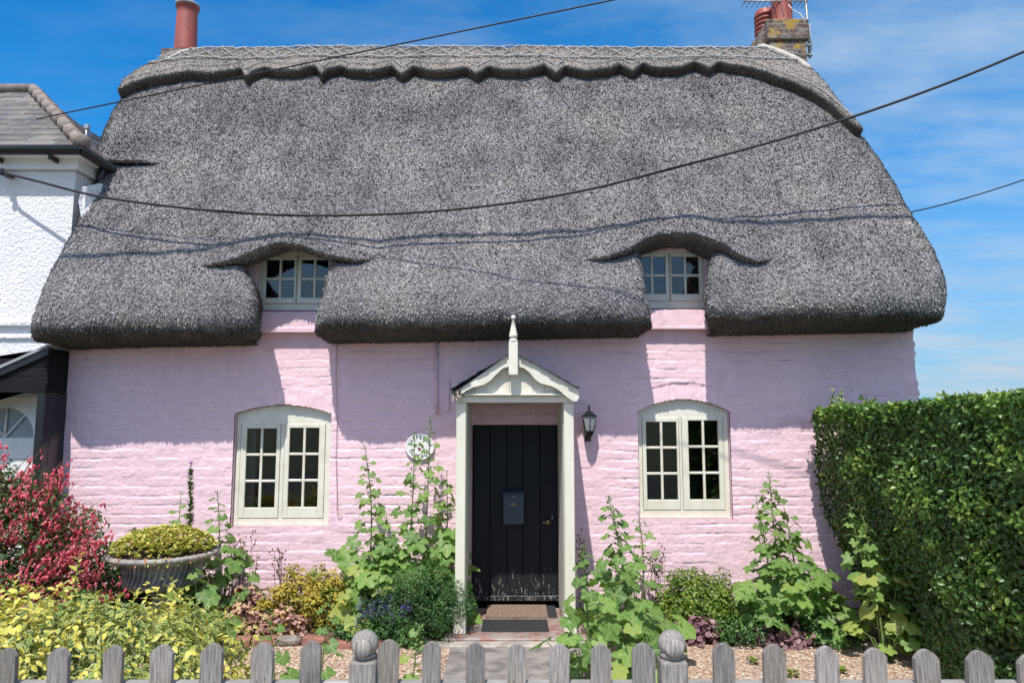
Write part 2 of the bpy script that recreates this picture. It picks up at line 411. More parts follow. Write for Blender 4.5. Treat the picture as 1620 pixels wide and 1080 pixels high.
M['fuchflower'] = leaf_mat('red_flower', [(0, (.48, .045, .08)), (.5, (.72, .13, .18)), (1, (.85, .34, .38))], .5, .3, .3, tint=(1.3, .8, .9))
M['heuchleaf'] = leaf_mat('bronze_leaf', [(0, (.13, .05, .055)), (.4, (.36, .19, .18)), (.8, (.60, .38, .27)), (1, (.52, .45, .18))], .5, .2, .3, tint=(1.3, 1.0, .9))
M['drybud'] = leaf_mat('dry_seed_head', [(0, (.10, .06, .05)), (1, (.24, .15, .10))], .8, .1, .2)
M['blueflower'] = leaf_mat('violet_flower', [(0, (.05, .035, .17)), (1, (.14, .10, .38))], .5, .2, .3, tint=(1, 1, 1.2))
M['purpleflower'] = leaf_mat('magenta_flower', [(0, (.20, .03, .30)), (1, (.42, .10, .50))], .5, .2, .3, tint=(1, 1, 1.2))
M['pinkpetal'] = leaf_mat('pale_pink_petal', [(0, (.42, .14, .22)), (.5, (.72, .50, .56)), (1, (.80, .68, .72))], .6, .35, .3, tint=(1.1, 1, 1))
M['bud'] = leaf_mat('green_bud', [(0, (.10, .19, .06)), (1, (.25, .36, .12))], .6, .1, .3)
M['mauve'] = leaf_mat('mauve_leaf', [(0, (.10, .045, .07)), (.5, (.26, .14, .17)), (1, (.42, .28, .28))], .5, .2, .3)

# ------------------------------------------------------------------ leaf templates & scatter
def tmpl_leaf(w=.5, fold=.12, curl=.15, n=3):
    """pointed oval leaf, length 1 along +y, from y=0"""
    ys = np.linspace(0, 1, n+2); v = []; f = []
    for y in ys:
        hw = w*.5*math.sin(pi*y**.85)**.8 if 0 < y < 1 else 0
        z0 = -curl*y*y
        v += [(-hw, y, z0+fold*hw*2), (0, y, z0), (hw, y, z0+fold*hw*2)]
    for i in range(n+1):
        a = i*3
        for q in ((a, a+1, a+4, a+3), (a+1, a+2, a+5, a+4)): f.append(q)
    return np.array(v), np.array(f), np.tile([1, 0, 1], n+2)
def tmpl_lobed(lobes=5, depth=.28, cup=.12, n=20, sweep=1.72*pi):
    v = [(0, .12, 0)]; e = [1]
    for i in range(n+1):
        t = -sweep/2 + sweep*i/n
        k = abs(math.sin(lobes*pi*(t+sweep/2)/sweep))**.75
        rr = .5*(1-depth + depth*k)*(1 + .10*math.cos(t)) * (1 + .05*math.sin(i*2.7))
        x, y = rr*math.sin(t), .42+rr*math.cos(t)-.3
        v.append((x*.55, y*.55+.06, -.02+cup*.25*(i % 2))); e.append(.35)
    for i in range(n+1):
        x, y, z = v[1+i]; t = -sweep/2 + sweep*i/n; k = abs(math.sin(lobes*pi*(t+sweep/2)/sweep))
        v.append((x/.55, (y-.06)/.55, cup*(.55-.5*k) - .35*abs(x) + .03*math.sin(i*3.1))); e.append(k**4); e[1+i] = .3+.7*k**4
    f3 = [(0, i+1, i+2) for i in range(n)]; m = n+2
    f4 = [(1+i, m+i, m+i+1, 2+i) for i in range(n)]
    return np.array(v), (np.array(f3), np.array(f4)), np.array(e)
T_OV = tmpl_leaf(.55, .15, .15, 3)
T_OVS = tmpl_leaf(.6, .12, .1, 1)
T_NAR = tmpl_leaf(.28, .1, .1, 1)
T_RND = tmpl_leaf(.95, .12, .1, 3)
T_LOB = tmpl_lobed(5, .36, .16, 20)
T_LOB3 = tmpl_lobed(5, .20, .14, 20)
T_BUD = (np.array([(0, 0, 0), (.32, .45, 0), (0, .45, .32), (-.32, .45, 0), (0, .45, -.32), (0, 1, 0)]),
         np.array([(0, 2, 1), (0, 3, 2), (0, 4, 3), (0, 1, 4), (5, 1, 2), (5, 2, 3), (5, 3, 4), (5, 4, 1)]), np.zeros(6))

def nrm(a): return a/np.maximum(np.linalg.norm(a, axis=-1, keepdims=True), 1e-9)
def scatter(tm, pos, ydir, up, size, rnd):
    tv, tf, te = tm
    pos = np.asarray(pos, float); n = len(pos)
    y = nrm(np.asarray(ydir, float)); x = nrm(np.cross(y, up)); z = np.cross(x, y)
    size = np.asarray(size)*np.ones(n)
    V = pos[:, None, :] + size[:, None, None]*(tv[None, :, 0:1]*x[:, None, :] + tv[None, :, 1:2]*y[:, None, :] + tv[None, :, 2:3]*z[:, None, :])
    k = len(tv); off = (np.arange(n)*k)[:, None, None]
    Fs = []
    for f in (tf if isinstance(tf, tuple) else (tf,)): Fs.append((f[None]+off).reshape(-1, f.shape[1]))
    return V.reshape(-1, 3), Fs, np.repeat(rnd, k), np.tile(te, n)
def join(parts):
    V = []; F = []; r = []; e = []; o = 0
    for (v, fs, rr, ee) in parts:
        V.append(v); r.append(rr); e.append(ee)
        for f in fs: F.append(f+o)
        o += len(v)
    return np.concatenate(V), F, np.concatenate(r), np.concatenate(e)
def leaves(name, parts, mat, parent, origin=None, smooth=True):
    V, F, r, e = join(parts)
    return np_mesh(name, V, F, mat, parent, smooth, {'rnd': r, 'edge': e}, origin)
def rdir(n, r=rs):
    return nrm(r.normal(size=(n, 3)))
def tilt_leaves(tm, pos, out, size, rnd, spread=.8, upbias=.4, r=rs):
    """leaves that face outwards with some disorder"""
    n = len(pos); nrm_ = nrm(out + r.normal(size=(n, 3))*spread*.6 + np.array([0, 0, upbias]))
    y = nrm(np.cross(nrm_, rdir(n, r))); y = nrm(y + np.array([0, 0, -.25]) + out*.3)
    return scatter(tm, pos, y, nrm_, size, rnd)

def bush(name, c, rad, nleaf, size, mat, label, cat, tm=T_OVS, clumps=60, crad=.16, group=None, flat=-.2, seed=1, part='foliage',
         extra=None, upb=.5, rndpow=1.0, stems=True, spiky=.12, cvar=.45):
    """irregular rounded shrub: clumps on a noisy ellipsoid, with leaves on each clump, and woody stems inside"""
    r = np.random.RandomState(seed); c = np.array(c, float); rad = np.array(rad, float)
    root = empty(name, (c[0], c[1], c[2]+flat*rad[2]), label, cat, group)
    org = root.location
    d = rdir(clumps, r); d[:, 2] = np.maximum(d[:, 2], flat) if flat > -.9 else d[:, 2]; d = nrm(d)
    k = 1 - crad*.5/np.mean(rad) + r.normal(size=clumps)*spiky
    cen = d*k[:, None]*rad
    cs = crad*(.7+.6*r.rand(clumps))
    ci = r.randint(0, clumps, nleaf); dd = rdir(nleaf, r)
    rr = cs[ci]*(.55+.5*r.rand(nleaf)**.5)
    pos = cen[ci] + dd*rr[:, None]
    keep = (pos[:, 2] > flat*rad[2])
    inner = np.sqrt(((pos/rad)**2).sum(1)) > .55
    keep &= inner
    pos = pos[keep]; dd = dd[keep]; ci = ci[keep]; n = len(pos)
    out = nrm(dd*.8 + nrm(pos/rad)*.7)
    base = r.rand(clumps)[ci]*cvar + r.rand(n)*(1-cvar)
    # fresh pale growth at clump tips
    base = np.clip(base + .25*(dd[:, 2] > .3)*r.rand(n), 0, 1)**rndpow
    sz = size*(.65+.7*r.rand(n))
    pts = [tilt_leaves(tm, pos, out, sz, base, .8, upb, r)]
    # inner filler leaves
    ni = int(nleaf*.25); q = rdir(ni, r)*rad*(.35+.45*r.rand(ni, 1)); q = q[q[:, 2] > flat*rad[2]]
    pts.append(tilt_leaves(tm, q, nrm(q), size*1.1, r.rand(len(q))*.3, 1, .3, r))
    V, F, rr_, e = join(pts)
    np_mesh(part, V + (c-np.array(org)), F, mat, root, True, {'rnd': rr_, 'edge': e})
    if stems:
        mb = MB()
        for i in range(min(clumps, 26)):
            tip = cen[i] + (c-np.array(org)); b0 = np.array([tip[0]*.12, tip[1]*.12, 0.0])
            mid = b0*.5+tip*.5+r.normal(size=3)*.03; mid[2] = abs(mid[2])
            mb.tube([b0, mid, tip], [.012, .008, .003], 5)
        mb.build('stem', M['bark'], root)
    return root

# ------------------------------------------------------------------ ground
GZ = -.12
np_mesh('ground', [(-400, -400, GZ-.03), (400, -400, GZ-.03), (400, 400, GZ-.03), (-400, 400, GZ-.03)], np.array([[0, 1, 2, 3]]), M['grassland'])['kind'] = 'structure'
def sheet(name, x0, x1, y0, y1, z, mat, n=2, amp=0.0):
    xs = np.linspace(x0, x1, n); ys = np.linspace(y0, y1, n); X, Y = np.meshgrid(xs, ys)
    Z = z + amp*fbm(X*1.5, Y*1.5, 0, 3, 5)
    V = np.stack([X, Y, Z], -1).reshape(-1, 3); i = np.arange(n-1)
    a = (np.arange(n-1)[:, None]*n + i[None]).reshape(-1)
    return np_mesh(name, V, np.stack([a, a+1, a+n+1, a+n], 1), mat, None, True)
o = sheet('gravel_ground', -6, 6, -5.1, -.35, GZ, M['gravel'], 60, .012); tag(o, 'orange brown pea gravel covering the front garden', 'gravel', kind='structure')
o = sheet('road', -40, 40, -16, -7.9, GZ-.02, M['asphalt']); o['kind'] = 'structure'
o = sheet('pavement', -40, 40, -7.85, -5.05, GZ-.012, M['step']); o['kind'] = 'structure'
# bed soil, along the wall with a curved edge
def bed(name, pts, z, h):
    n = 26; V = []; xs = np.linspace(pts[0][0], pts[-1][0], 90)
    fy = np.interp(xs, [p[0] for p in pts], [p[1] for p in pts])
    for j in range(n):
        t = j/(n-1)
        y = fy*(1-t) + (.03)*t
        zz = z + h*math.sin(min(1, t*4)*pi/2) + .02*fbm(xs*6, y*6, 1, 3, 8)
        V.append(np.stack([xs, y, zz], -1))
    V = np.concatenate(V); a = (np.arange(n-1)[:, None]*90 + np.arange(89)[None]).reshape(-1)
    o = np_mesh(name, V, np.stack([a, a+1, a+91, a+90], 1), M['soil'], None, True); o['kind'] = 'structure'; return o
bed('flower_bed', [(-5.6, -1.6), (-3.4, -1.3), (-2.9, -.98), (-1.7, -.94), (-1.2, -1.05), (-.56, -1.0)], GZ-.02, .07)
bed('flower_bed', [(.62, -1.1), (1.2, -1.0), (2.2, -.98), (2.9, -1.0), (5.0, -1.3)], GZ-.02, .07)
# loose pebbles
n = 9000; pr = np.random.RandomState(3)
px_ = pr.uniform(-3.2, 4.2, n); py_ = pr.uniform(-3.2, -.85, n)
ok = ~((px_ > -.62) & (px_ < .72) & (py_ > -5)); px_, py_ = px_[ok], py_[ok]; n = len(px_)
tv = np.array([(1, 0, 0), (0, 1, 0), (-1, 0, 0), (0, -1, 0), (0, 0, .6), (0, 0, -.5), (.7, .7, .2), (-.7, .7, .1)]); 
tf = np.array([(0, 6, 4), (6, 1, 4), (1, 7, 4), (7, 2, 4), (2, 3, 4), (3, 0, 4)])
pz = GZ + .012*fbm(px_*1.5, py_*1.5, 0, 3, 5) + .002
v_, f_, r_, e_ = scatter((tv, tf, np.zeros(8)), np.stack([px_, py_, pz], -1), np.stack([np.cos(px_*99), np.sin(px_*99), 0*px_], -1), np.array([0, 0, 1.]), pr.uniform(.006, .015, n), pr.rand(n))
o = np_mesh('pebbles', v_, f_, M['pebble'], None, True, {'rnd': r_}); tag(o, 'loose tan and orange pebbles lying on the garden gravel', 'gravel', kind='stuff')
# garden path to the gate
mb = MB(); mb.box(-.52, .62, -5.0, -1.16, GZ-.06, GZ+.012, .006); o = mb.build('path', M['concrete']); o['kind'] = 'structure'

# ------------------------------------------------------------------ cottage
cot = empty('thatched_cottage', (0, 0, GZ), 'pink painted brick cottage with a deep grey thatched roof and two eyebrow dormers', 'cottage')
def cp(o):  # parent keeping world place
    o.parent = cot; o.location = (o.location[0]-cot.location[0], o.location[1]-cot.location[1], o.location[2]-cot.location[2]); return o
XL, XR = -4.67, 4.23
# openings: (kind, x0, x1, z0, zspring, zcrown)
wl = dict(x0=W(368, 740)[0]-.0, x1=W(522, 740)[0], z0=W(440, 833)[1], zs=W(440, 654)[1], zc=W(440, 640)[1])
wr = dict(x0=W(1011, 740)[0], x1=W(1157, 740)[0], z0=W(1080, 821)[1], zs=W(1080, 650)[1], zc=W(1080, 631)[1])
DX0, DX1 = -.412, .482; DZ1 = W(815, 671)[1]; FLZ = .0
def arch_z(w, x):
    t = (x-(w['x0']+w['x1'])/2)/((w['x1']-w['x0'])/2); return w['zs'] + (w['zc']-w['zs'])*(1-t*t)
step = .0095
xs = np.arange(XL, XR+step, step); zs = np.arange(-.2, 3.0, step)
X, Z = np.meshgrid(xs, zs)
CH = .0935
zw = Z + .012*vn(X*.7, Z*.5, 0, 11) + .005*vn(X*4, Z*6, 1, 12) + .004*vn(X*15, Z*10, 1, 52)
r0_ = np.floor(zw/CH).astype(np.int64); c0_ = np.floor((X+(r0_ % 2)*.1175)/.235).astype(np.int64); zw = zw + .011*(_h(r0_, c0_, 0, 61)-.5)
row = np.floor(zw/CH); fz = zw/CH-row
bw = .235; xo = X + np.where(row % 2 == 0, 0, bw/2) + .05*_h(row.astype(np.int64), 0, 0, 3)
colb = np.floor(xo/bw); fx = xo/bw-colb
hb = _h(row.astype(np.int64), colb.astype(np.int64), 0, 5)      # per brick
hb2 = _h(row.astype(np.int64), colb.astype(np.int64), 0, 6)
dz = np.minimum(fz, 1-fz)*CH; dx = np.minimum(fx, 1-fx)*bw
gw = .0085 + .003*vn(X*5, Z*9, 2, 14)
gz_ = np.clip(1-dz/np.maximum(gw*np.where(fz > .5, 1.7, 1), .004), 0, 1); gx = np.clip(1-dx/.010, 0, 1)*np.where(hb2 > .35, 1.1, .2)
relief = .006*(hb-.4) + .003*(fz-.5)*(hb2*2-.3) - .012*gz_*np.clip(.45+.85*vn(X*3.2, Z*4, 3, 15), .05, 1)*(.35+.75*hb2) - .004*gx
relief += .0028*fbm(X*9, Z*11, 0, 3, 17) + .0022*fbm(X*40, Z*55, 0, 2, 18) + .012*fbm(X*.6, Z*.9, 0, 2, 19)
groove = np.clip(gz_*(.5+.5*vn(X*3, Z*5, 4, 21)), 0, 1)
# soldier arches over the two windows
for w in (wl, wr):
    az = arch_z(w, X); inside = (X > w['x0']-.02) & (X < w['x1']+.02) & (Z > az-.02) & (Z < az+.17)
    fj = np.abs(((X-w['x0'])/.085) % 1-.5); gj = np.clip(1-(.5-fj)*.085/.010, 0, 1)
    hh = _h(np.floor((X-w['x0'])/.085).astype(np.int64), 0, 0, 9)
    rel2 = .006*(hh-.5) - .007*gj + .005*fbm(X*9, Z*14, 0, 3, 17)
    relief = np.where(inside, rel2, relief); groove = np.where(inside, gj*.4, groove)
Xe = X.copy()
edge = .018*(hb-.5)+.012*vn(X*0, Z*22, 0, 33)
Xe[:, 0] += edge[:, 0]; Xe[:, -1] += edge[:, -1]
Yv = -relief
V = np.stack([Xe, Yv, Z], -1).reshape(-1, 3)
nx = len(xs); nz = len(zs)
a = (np.arange(nz-1)[:, None]*nx + np.arange(nx-1)[None])
cx = (xs[:-1]+xs[1:])/2; cz = (zs[:-1]+zs[1:])/2; CX, CZ = np.meshgrid(cx, cz)
hole = (CX > DX0) & (CX < DX1) & (CZ < DZ1)
for w in (wl, wr): hole |= (CX > w['x0']) & (CX < w['x1']) & (CZ > w['z0']) & (CZ < arch_z(w, CX))
# upper windows: the wall stops below the dormers
DORM = dict(l=(-2.80, -1.76), r=(1.26, 2.06)); ZA = W(450, 540)[1]
for (q0, q1) in DORM.values(): hole |= (CX > q0) & (CX < q1) & (CZ > ZA+.0)
a = a[~hole]
F = np.stack([a, a+1, a+nx+1, a+nx], 1)
wall = np_mesh('wall', V, F, M['pink'], cot, True, {'groove': groove.reshape(-1)}, None)
wall.location = (0, 0, -GZ)
# side and back walls, reveals
mb = MB()
mb.box(XL+.012, XL+.3, .03, 4.9, -.2, 3.0); mb.box(XR-.3, XR-.012, .03, 4.9, -.2, 3.0); mb.box(XL+.3, XR-.3, 4.6, 4.9, -.2, 3.0)
for s_ in (XL+.012, XR-.3):   # gables
    mb.add([(s_, .1, 3.0), (s_, 4.8, 3.0), (s_, 2.45, 6.6), (s_+.288, .1, 3.0), (s_+.288, 4.8, 3.0), (s_+.288, 2.45, 6.6)], [(0, 2, 1), (3, 4, 5), (0, 1, 4, 3), (1, 2, 5, 4), (2, 0, 3, 5)])
cp(mb.build('side_wall', M['pinktrim']))
mb = MB()
for w in (wl, wr):
    n = 16; pts = [(w['x0'], w['z0'])] + [(w['x0']+(w['x1']-w['x0'])*i/n, arch_z(w, w['x0']+(w['x1']-w['x0'])*i/n)) for i in range(n+1)] + [(w['x1'], w['z0'])]
    m_ = len(pts); vv = [(x, .014, z) for x, z in pts] + [(x, .11, z) for x, z in pts]
    mb.add(vv, [(i, (i+1) % m_, (i+1) % m_+m_, i+m_) for i in range(m_)])
    cp(mb.build('window_reveal', M['pinktrim'])); mb = MB()
pts = [(DX0, -.15), (DX0, DZ1), (DX1, DZ1), (DX1, -.15)]
mb.add([(x, .014, z) for x, z in pts]+[(x, .16, z) for x, z in pts], [(i, i+1, i+5, i+4) for i in range(3)])
cp(mb.build('door_reveal', M['pinktrim']))
# dark rooms behind
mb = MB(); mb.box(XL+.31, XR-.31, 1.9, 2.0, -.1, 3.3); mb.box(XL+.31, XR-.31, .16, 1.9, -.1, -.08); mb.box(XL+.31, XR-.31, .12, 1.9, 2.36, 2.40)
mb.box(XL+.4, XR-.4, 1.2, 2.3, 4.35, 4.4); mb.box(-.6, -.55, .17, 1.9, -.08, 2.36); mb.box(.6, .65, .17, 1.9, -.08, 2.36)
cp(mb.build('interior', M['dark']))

def cas_window(name, fr_poly, casements, Yf, label=None, cast=.03, sill=None):
    """fr_poly: outer outline (x,z); casements: list of (x0,x1,z0,z1,cols,rows,pane rect)"""
    root = bpy.data.objects.new(name, None); link(root, cot); root.location = (0, 0, -GZ)
    if label: root['label'] = label
    mb = MB(); xs_ = [p[0] for p in fr_poly]; zs_ = [p[1] for p in fr_poly]
    # outer frame: a plate cut round the glazed areas: built from strips in columns
    x0, x1 = min(xs_), max(xs_)
    gx0 = min(c[0] for c in casements); gx1 = max(c[1] for c in casements); gz0 = min(c[2] for c in casements); gz1 = max(c[3] for c in casements)
    zb = min(zs_)
    topL = [p for p in fr_poly if p[1] > gz1]
    mb.box(x0, gx0-.004, Yf, Yf+.06, zb, gz1, .004)
    mb.box(gx1+.004, x1, Yf, Yf+.06, zb, gz1, .004)
    mb.box(gx0-.004, gx1+.004, Yf+.001, Yf+.06, zb, gz0-.004, .004)
    mb.prism([(x0, gz1), (x1, gz1)] + topL, Yf+.0005, Yf+.06)
    for i in range(len(casements)-1):
        a_, b_ = casements[i][1], casements[i+1][0]
        if b_-a_ > .01: mb.box(a_+.004, b_-.004, Yf+.001, Yf+.06, gz0-.004, gz1, .003)
    if sill: mb.box(*sill, .006)
    mb.build('frame', M['cream'], root)
    for (c0, c1, z0, z1, cols, rows, pr_) in casements:
        mb = MB(); (p0, p1, q0, q1) = pr_; Yc = Yf-.006
        mb.box(c0, p0, Yc, Yc+.04, z0, z1, .004); mb.box(p1, c1, Yc, Yc+.04, z0, z1, .004)
        mb.box(p0, p1, Yc+.001, Yc+.04, z0, q0, .004); mb.box(p0, p1, Yc+.001, Yc+.04, q1, z1, .004)
        bwid = .026
        for i in range(1, cols): x = p0+(p1-p0)*i/cols; mb.box(x-bwid/2, x+bwid/2, Yc+.004, Yc+.034, q0, q1, .005)
        for j in range(1, rows):
            z = q0+(q1-q0)*j/rows
            for i in range(cols): 
                xa = p0+(p1-p0)*i/cols+(bwid/2 if i else 0); xb = p0+(p1-p0)*(i+1)/cols-(bwid/2 if i < cols-1 else 0)
                mb.box(xa, xb, Yc+.005, Yc+.033, z-bwid/2, z+bwid/2, .005)
        mb.build('casement', M['cream'], root)
        mb = MB(); t = random.uniform(-.004, .004); t2 = random.uniform(-.006, .006)
        mb.add([(p0-.005, Yc+.02+t, q0-.005), (p1+.005, Yc+.02-t, q0-.005), (p1+.005, Yc+.02-t+t2, q1+.005), (p0-.005, Yc+.02+t+t2, q1+.005)], [(0, 1, 2, 3)])
        mb.build('pane', M['glass'], root)
    return root

Yw = .062
def low_window(w, cs):
    n = 14
    poly = [(w['x0']+.004, w['z0']+.004)] + [(w['x1']-.004, w['z0']+.004)] + [(w['x1']-.004-(w['x1']-w['x0']-.008)*i/n, arch_z(w, w['x1']-(w['x1']-w['x0'])*i/n)-.004) for i in range(n+1)]
    casements = []
    for (a0, a1, b0, b1, p0, p1, q0, q1) in cs:
        ym = (b0+b1)/2
        f = lambda px, py: W(px, py, Yw)
        casements.append((f(a0, ym)[0], f(a1, ym)[0], f(a0, b1)[1], f(a0, b0)[1], 2, 3, (f(p0, ym)[0], f(p1, ym)[0], f(p0, q1)[1], f(p0, q0)[1])))
    return cas_window('window', poly, casements, Yw)
low_window(wl, [(379.5, 442, 670, 819, 388.5, 436, 677.5, 802.5), (449, 513, 670, 819, 456.5, 503.5, 676.5, 801.5)])
low_window(wr, [(1017, 1075, 660, 806, 1023, 1071.5, 667, 790), (1080, 1145, 660, 806, 1090, 1137.5, 665, 789.5)])
# dormer windows
Yd = -.02
def dormer(px0, px1, casepx, zrow, panpx, x_in0, x_in1):
    # zrow: py of frame top, frame bottom, casement top,bottom, pane top,bottom
    f = lambda px, py, Y=Yd: W(px, py, Y)
    x0, x1 = f(px0, 440)[0], f(px1, 440)[0]
    zt, zb = f(px0, zrow[0])[1], f(px0, zrow[1])[1]
    poly = [(x0, zb), (x1, zb), (x1, zt-.16), (x1-.05, zt-.06), (x1-.14, zt), (x0+.14, zt), (x0+.05, zt-.06), (x0, zt-.16)]
    cs = []
    for (a0, a1), (p0, p1) in zip(casepx, panpx):
        cs.append((f(a0, 440)[0], f(a1, 440)[0], f(a0, zrow[3])[1], f(a0, zrow[2])[1], 2, 2, (f(p0, 440)[0], f(p1, 440)[0], f(p0, zrow[5])[1], f(p0, zrow[4])[1])))
    cas_window('dormer_window', poly, cs, Yd)
    # pink surround and apron
    mb = MB()
    zlo = ZA-.02; ztop = zt+.02
    mb.box(x_in0, x0-.002, Yd-.03, .1, zb, ztop+.1, .004); mb.box(x1+.002, x_in1, Yd-.03, .1, zb, ztop+.1, .004)
    mb.box(x0-.002, x1+.002, Yd-.035, .1, zt+.001, zt+.14, .004)
    cp(mb.build('dormer_reveal', M['pinktrim']))
    z1 = W(450, zrow[1]+1, Yd-.0)[1]; z0 = W(450, zrow[6], -.10)[1]; zs0 = W(450, zrow[7], -.10)[1]
    mb = MB()
    n = 20; xs_ = np.linspace(x_in0, x_in1, n)
    # sloping rendered apron with a projecting lower edge
    vv = []; ff = []
    for i, x in enumerate(xs_):
        wob = .006*math.sin(i*1.7)+.004*math.sin(i*4.1)
        vv += [(x, Yd-.005, z1), (x, -.078+wob*.5, z1-.02+wob), (x, -.088, (z0+z1)/2-.02), (x, -.092+wob*.4, z0+.01), (x, -.098, z0), (x, -.098, zs0), (x, .02, zs0-.001)]
    for i in range(n-1):
        for k in range(6): a0 = i*7+k; ff.append((a0, a0+1, a0+8, a0+7))
    mb.add(vv, [q[::-1] for q in ff], smooth=False)
    mb.box(x_in0, x_in1, -.003, .1, zlo-.1, zs0-.002)
    cp(mb.build('dormer_apron', M['pinktrim']))
dormer(409, 528, [(414, 469), (471, 524)], (397, 491, 404, 480, 411, 471, 519, 525), [(421, 465.5), (477, 519)], -2.84, -1.72)
dormer(1002, 1114, [(1005, 1058), (1060.5, 1112)], (398, 488, 402, 476, 406, 465, 517, 520), [(1010, 1053), (1062.5, 1106)], 1.22, 2.10)
# curtain and lamp inside
def curtain(x0, x1, z0, z1, y, mat):
    n = 40; vv = []
    for i in range(n):
        x = x0+(x1-x0)*i/(n-1)
        for z in (z0, z1): vv.append((x, y+.018*math.sin(i*1.3), z))
    mb = MB(); mb.add(vv, [(i*2, i*2+2, i*2+3, i*2+1) for i in range(n-1)], smooth=True); return mb
mbx = curtain(-2.86, -2.72, .75, 1.9, .2, 0)
cp(mbx.build('curtain', M['curtain']))
cp(curtain(2.28-.42, 2.28-.30, 2.7, 3.5, .22, 0).build('curtain', M['redcloth']))
mb = MB(); mb.lathe([(.001, .05), (.03, .03), (.035, 0), (.02, -.05), (.001, -.055)], 12, Matrix.Translation((1.98, .75, 1.62)))
cp(mb.build('room_lamp', M['glow']))

# door
root = bpy.data.objects.new('door', None); link(root, cot); root.location = (0, 0, -GZ)
mb = MB(); npl = 5; Yd_ = .075
wps = [DX0+.01 + (DX1-DX0-.02)*t for t in (0, .20, .40, .59, .79, 1)]
for i in range(npl): mb.box(wps[i]+.002, wps[i+1]-.002, Yd_-.002*(i % 2), Yd_+.04, .035, DZ1-.004, .006)
mb.box(DX0+.01, DX1-.01, Yd_+.012, Yd_+.038, .036, DZ1-.006)
mb.build('leaf', M['door'], root)
mb = MB(); mb.box(DX0+.004, DX1-.004, Yd_-.045, Yd_+.05, -.02, .033, .008); mb.build('threshold', M['door'], root)
kx, kz = W(867, 825, .05)
mb = MB(); Mk = Matrix.Translation((kx, Yd_-.002, kz)) @ Matrix.Rotation(pi/2, 4, 'X')
mb.lathe([(.022, 0), (.024, .004), (.010, .01), (.010, .03), (.026, .04), (.030, .052), (.022, .064), (.001, .067)], 16, Mk); mb.build('door_knob', M['brass'], root)
mb = MB(); kx2, kz2 = W(861, 826, .07); mb.lathe([(.013, 0), (.013, .006), (.001, .007)], 12, Matrix.Translation((kx2, Yd_-.003, kz2)) @ Matrix.Rotation(pi/2, 4, 'X'))
mb.build('keyhole_cover', M['chrome'], root); mb = MB(); kx3, kz3 = W(873.5, 818, .07); mb.box(kx3-.006, kx3+.006, Yd_-.008, Yd_-.002, kz3-.018, kz3+.018, .002)
mb.build('keyhole_plate', M['chrome'], root)
mb = MB(); kx4, kz4 = W(874, 762, .07); mb.lathe([(.024, 0), (.024, .006), (.012, .009), (.001, .009)], 16, Matrix.Translation((kx4, Yd_-.003, kz4)) @ Matrix.Rotation(pi/2, 4, 'X')); mb.build('cylinder_lock', M['door'], root)

# mail box on the door
lx0, lz1 = W(796, 774, .0); lx1, lz0 = W(829, 829, .0)
mbx = empty('mail_box', ((lx0+lx1)/2, -.0, lz0), 'blue grey metal mail box fixed to the black plank door', 'mail box')
o0 = np.array(mbx.location)
def rel(mb, name, mat, parent, o0):
    mb.v = [(p[0]-o0[0], p[1]-o0[1], p[2]-o0[2]) for p in mb.v]; return mb.build(name, mat, parent)
mb = MB(); mb.box(lx0, lx1, -.02, .072, lz0, lz1-.045, .006); rel(mb, 'body', M['gunmetal'], mbx, o0)
mb = MB(); mb.prism([(0, 0), (0, 0)], 0, 0) if False else None
mb.add([(lx0-.004, -.028, lz1-.043), (lx1+.004, -.028, lz1-.043), (lx1+.004, .072, lz1-.043), (lx0-.004, .072, lz1-.043), (lx0-.004, -.030, lz1-.030), (lx1+.004, -.030, lz1-.030), (lx1+.004, .072, lz1), (lx0-.004, .072, lz1)],
       [(0, 1, 5, 4), (4, 5, 6, 7), (0, 4, 7, 3), (1, 2, 6, 5), (0, 3, 2, 1), (2, 3, 7, 6)])
rel(mb, 'lid', M['gunmetal'], mbx, o0)
px4, pz4 = W(812, 797, -.02); mb = MB(); mb.box(px4-.037, px4+.037, -.026, -.021, pz4-.013, pz4+.013, .002); rel(mb, 'name_plate', M['brass'], mbx, o0)
px4, pz4 = W(812, 785, -.02); mb = MB(); mb.lathe([(.011, 0), (.011, .005), (.001, .006)], 12, Matrix.Translation((px4, -.021, pz4)) @ Matrix.Rotation(pi/2, 4, 'X')); rel(mb, 'lock', M['chrome'], mbx, o0)

# pipes and cable on the wall
mb = MB(); (ax, az), (bx, bz) = W(691, 538), W(691.5, 655)
mb.tube([(ax, -.028, az+.1), (ax, -.028, 2.2), (bx, -.028, bz)], .016, 8)
for z in (2.28, 1.95): mb.lathe([(.022, 0), (.022, .03)], 10, Matrix.Translation((ax, -.028, z)))
cp(mb.build('wall_pipe', M['pinktrim']))
(ax, az), (bx, bz) = W(704, 601), W(711, 650)
mb = MB(); mb.box(ax, bx, -.022, .0, bz, az, .004); cp(mb.build('patch_plate', M['pinktrim']))
mb = MB(); pts = [(W(533, 545)[0], -.012, 2.62)]
for py in range(560, 812, 12): x, z = W(533+math.sin(py*.05)*.8, py); pts.append((x, -.016, z))
x, z = W(536, 812); pts += [(x-.01, -.02, z-.012), (x+.012, -.022, z-.014), (x+.026, -.02, z+.004), (x+.018, -.02, z+.02)]
mb.tube(pts, .0035, 6); cp(mb.build('wall_cable', simple('pink_cable', (.50, .30, .32), .6, .1, 20, 0)))

